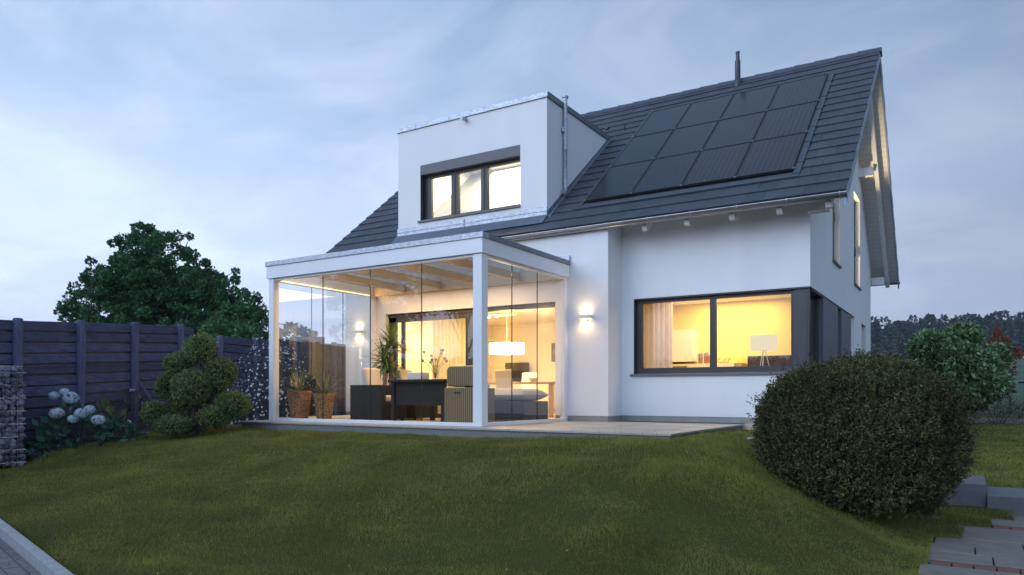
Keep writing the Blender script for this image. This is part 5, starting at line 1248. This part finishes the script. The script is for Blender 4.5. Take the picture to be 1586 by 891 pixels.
ot = at((1547 - 793) * 27 / 1128.3, 27); tree('autumn_tree', 'small orange leaved tree behind the leafy shrub', 'tree', ot, 1.85, (.42, .42, .95), 22, 70, .12, 'orange', 101, .05, .24, jag=.35, fringe=.6)
t = thing('mesh_fence', 'dark wire mesh fence with thin posts beyond the back lawn', 'fence', (8.5, 20, 0))
b = MB()
for x in (3.4, 5.4, 7.44, 7.86, 9.86, 11.86, 13.86):
    g_ = float(ground_z(x, 20)); MB().box(x - .03, x + .03, 19.97, 20.03, g_ - .2, 1.52).build('post', 'black', t)
for z in np.arange(0, 1.45, .2): b.cyl((3.4, 20.04, z), (13.9, 20.04, z), .004, n=4)
for x in np.arange(3.4, 13.9, .05 * 2): b.box(x - .002, x + .002, 20.046, 20.05, -.1, 1.45)
b.build('wire_mesh', 'black', t)
tag(MB().box(4.4, 14, 14.42, 14.56, -.6, -.325).build('edging_strip', 'concrete', bevel=.005, origin=(9, 14.5, -.4)), 'pale concrete edging strip between back lawn and bark bed', 'edging')
tag(strip_sheet('bark_bed', lambda y: 4.2, lambda y: 14, np.arange(14.56, 17.1, .25), 'mulch', .02, 20), kind='structure')
tag(strip_sheet('road', lambda y: -30, lambda y: 90, np.arange(57, 62.1, 1.), mat('asphalt', (.09, .095, .105), .9), .12, 40), kind='structure')
# far wood
M['wood_far'] = fol('far_wood_leaf', (.040, .062, .060), .35, .5, .0, .8, .1, vs=.05)
r = np.random.RandomState(5); Vs = []; Fs = []; off = 0; tr_ = MB()
for row, (yy0, n, per) in enumerate(((236, 110, 850), (246, 95, 600), (258, 85, 400))):
    for i in range(n):
        x = -75 + 250 * (i + r.uniform(-.4, .4)) / n; y = yy0 + r.uniform(-3, 3) + .10 * x; h = r.uniform(9.5, 13.0) + row * .9; w_ = r.uniform(1.7, 2.9); g_ = float(ground_z(x, y)); kind_ = r.rand() < .55
        u = r.uniform(.0, 1, per); prof = (1 - u) ** .7 * 1.1 + .10 if kind_ else np.sqrt(np.clip(1 - (2 * u - .95) ** 2, .03, 1)); a = r.uniform(0, 6.28, per); rr_ = w_ * prof * r.uniform(.6, 1.1, per) * (1 + .25 * np.sin(a * 3 + i) * np.sin(u * 9 + i))
        P_ = np.stack([x + np.cos(a) * rr_, y + np.sin(a) * rr_, g_ + .5 + u * (h - .5)], 1); D = np.stack([np.cos(a), np.sin(a), .3 + 0 * a], 1); V1, F1 = leaves(P_, D, .95, .7, .2, .6, r); Vs.append(V1); Fs.append(F1 + off); off += len(V1)
wood_ = np_mesh('far_wood', np.concatenate(Vs), np.concatenate(Fs), 'wood_far'); tag(wood_, 'dark distant wood along the horizon behind the meadow', 'wood', kind='stuff')
# fallen leaves on lawn and pavement ------------------------------------------------
r = np.random.RandomState(12); n = 110; X = r.uniform(-6, 6, n); Y = r.uniform(-6, -.6, n); ok = lawn_ok(X, Y) ; X = X[ok]; Y = Y[ok]; Z = ground_z(X, Y) + bumps(X, Y) + .028
V1, F1 = leaves(np.stack([X, Y, Z], 1), np.stack([r.normal(0, 1, len(X)), r.normal(0, 1, len(X)), 0 * X], 1), .035, .7, .2, .2, r)
X = []; 
q = r.uniform(0, 1, (260, 2)); tt = -7 + q[:, 0] * 9; ss = -.08 - q[:, 1] * 1.6; PX_ = KD[0] * tt + KN[0] * (ss - 5.725); PY_ = KD[1] * tt + KN[1] * (ss - 5.725)
V2, F2 = leaves(np.stack([PX_, PY_, -1.125 + 0 * PX_], 1), np.stack([r.normal(0, 1, 260), r.normal(0, 1, 260), 0 * PX_], 1), .028, .7, .1, .1, r)
tag(np_mesh('fallen_leaves', np.concatenate([V1, V2]), np.concatenate([F1, F2 + len(V1)]), mat('fallen_leaf', (.22, .13, .05), .8, island=.5)), 'scattered small dry leaves on the grass and pavement', 'leaves', kind='stuff')

# evening haze over the meadow ---------------------------------------------------------
hz = bpy.data.materials.new('evening_haze'); hz.use_nodes = True; hn = hz.node_tree.nodes; hn.clear()
ho = hn.new('ShaderNodeOutputMaterial'); hv = hn.new('ShaderNodeVolumePrincipled'); hv.inputs['Color'].default_value = (.80, .88, 1, 1); hv.inputs['Density'].default_value = .00045; hv.inputs['Anisotropy'].default_value = .2
hz.node_tree.links.new(hv.outputs[0], ho.inputs['Volume'])
hb_ = MB().box(-1250, 1250, -320, 1550, -12, 46).build('haze', hz); tag(hb_, 'thin bluish evening haze over garden, meadow and wood', 'haze', kind='stuff')
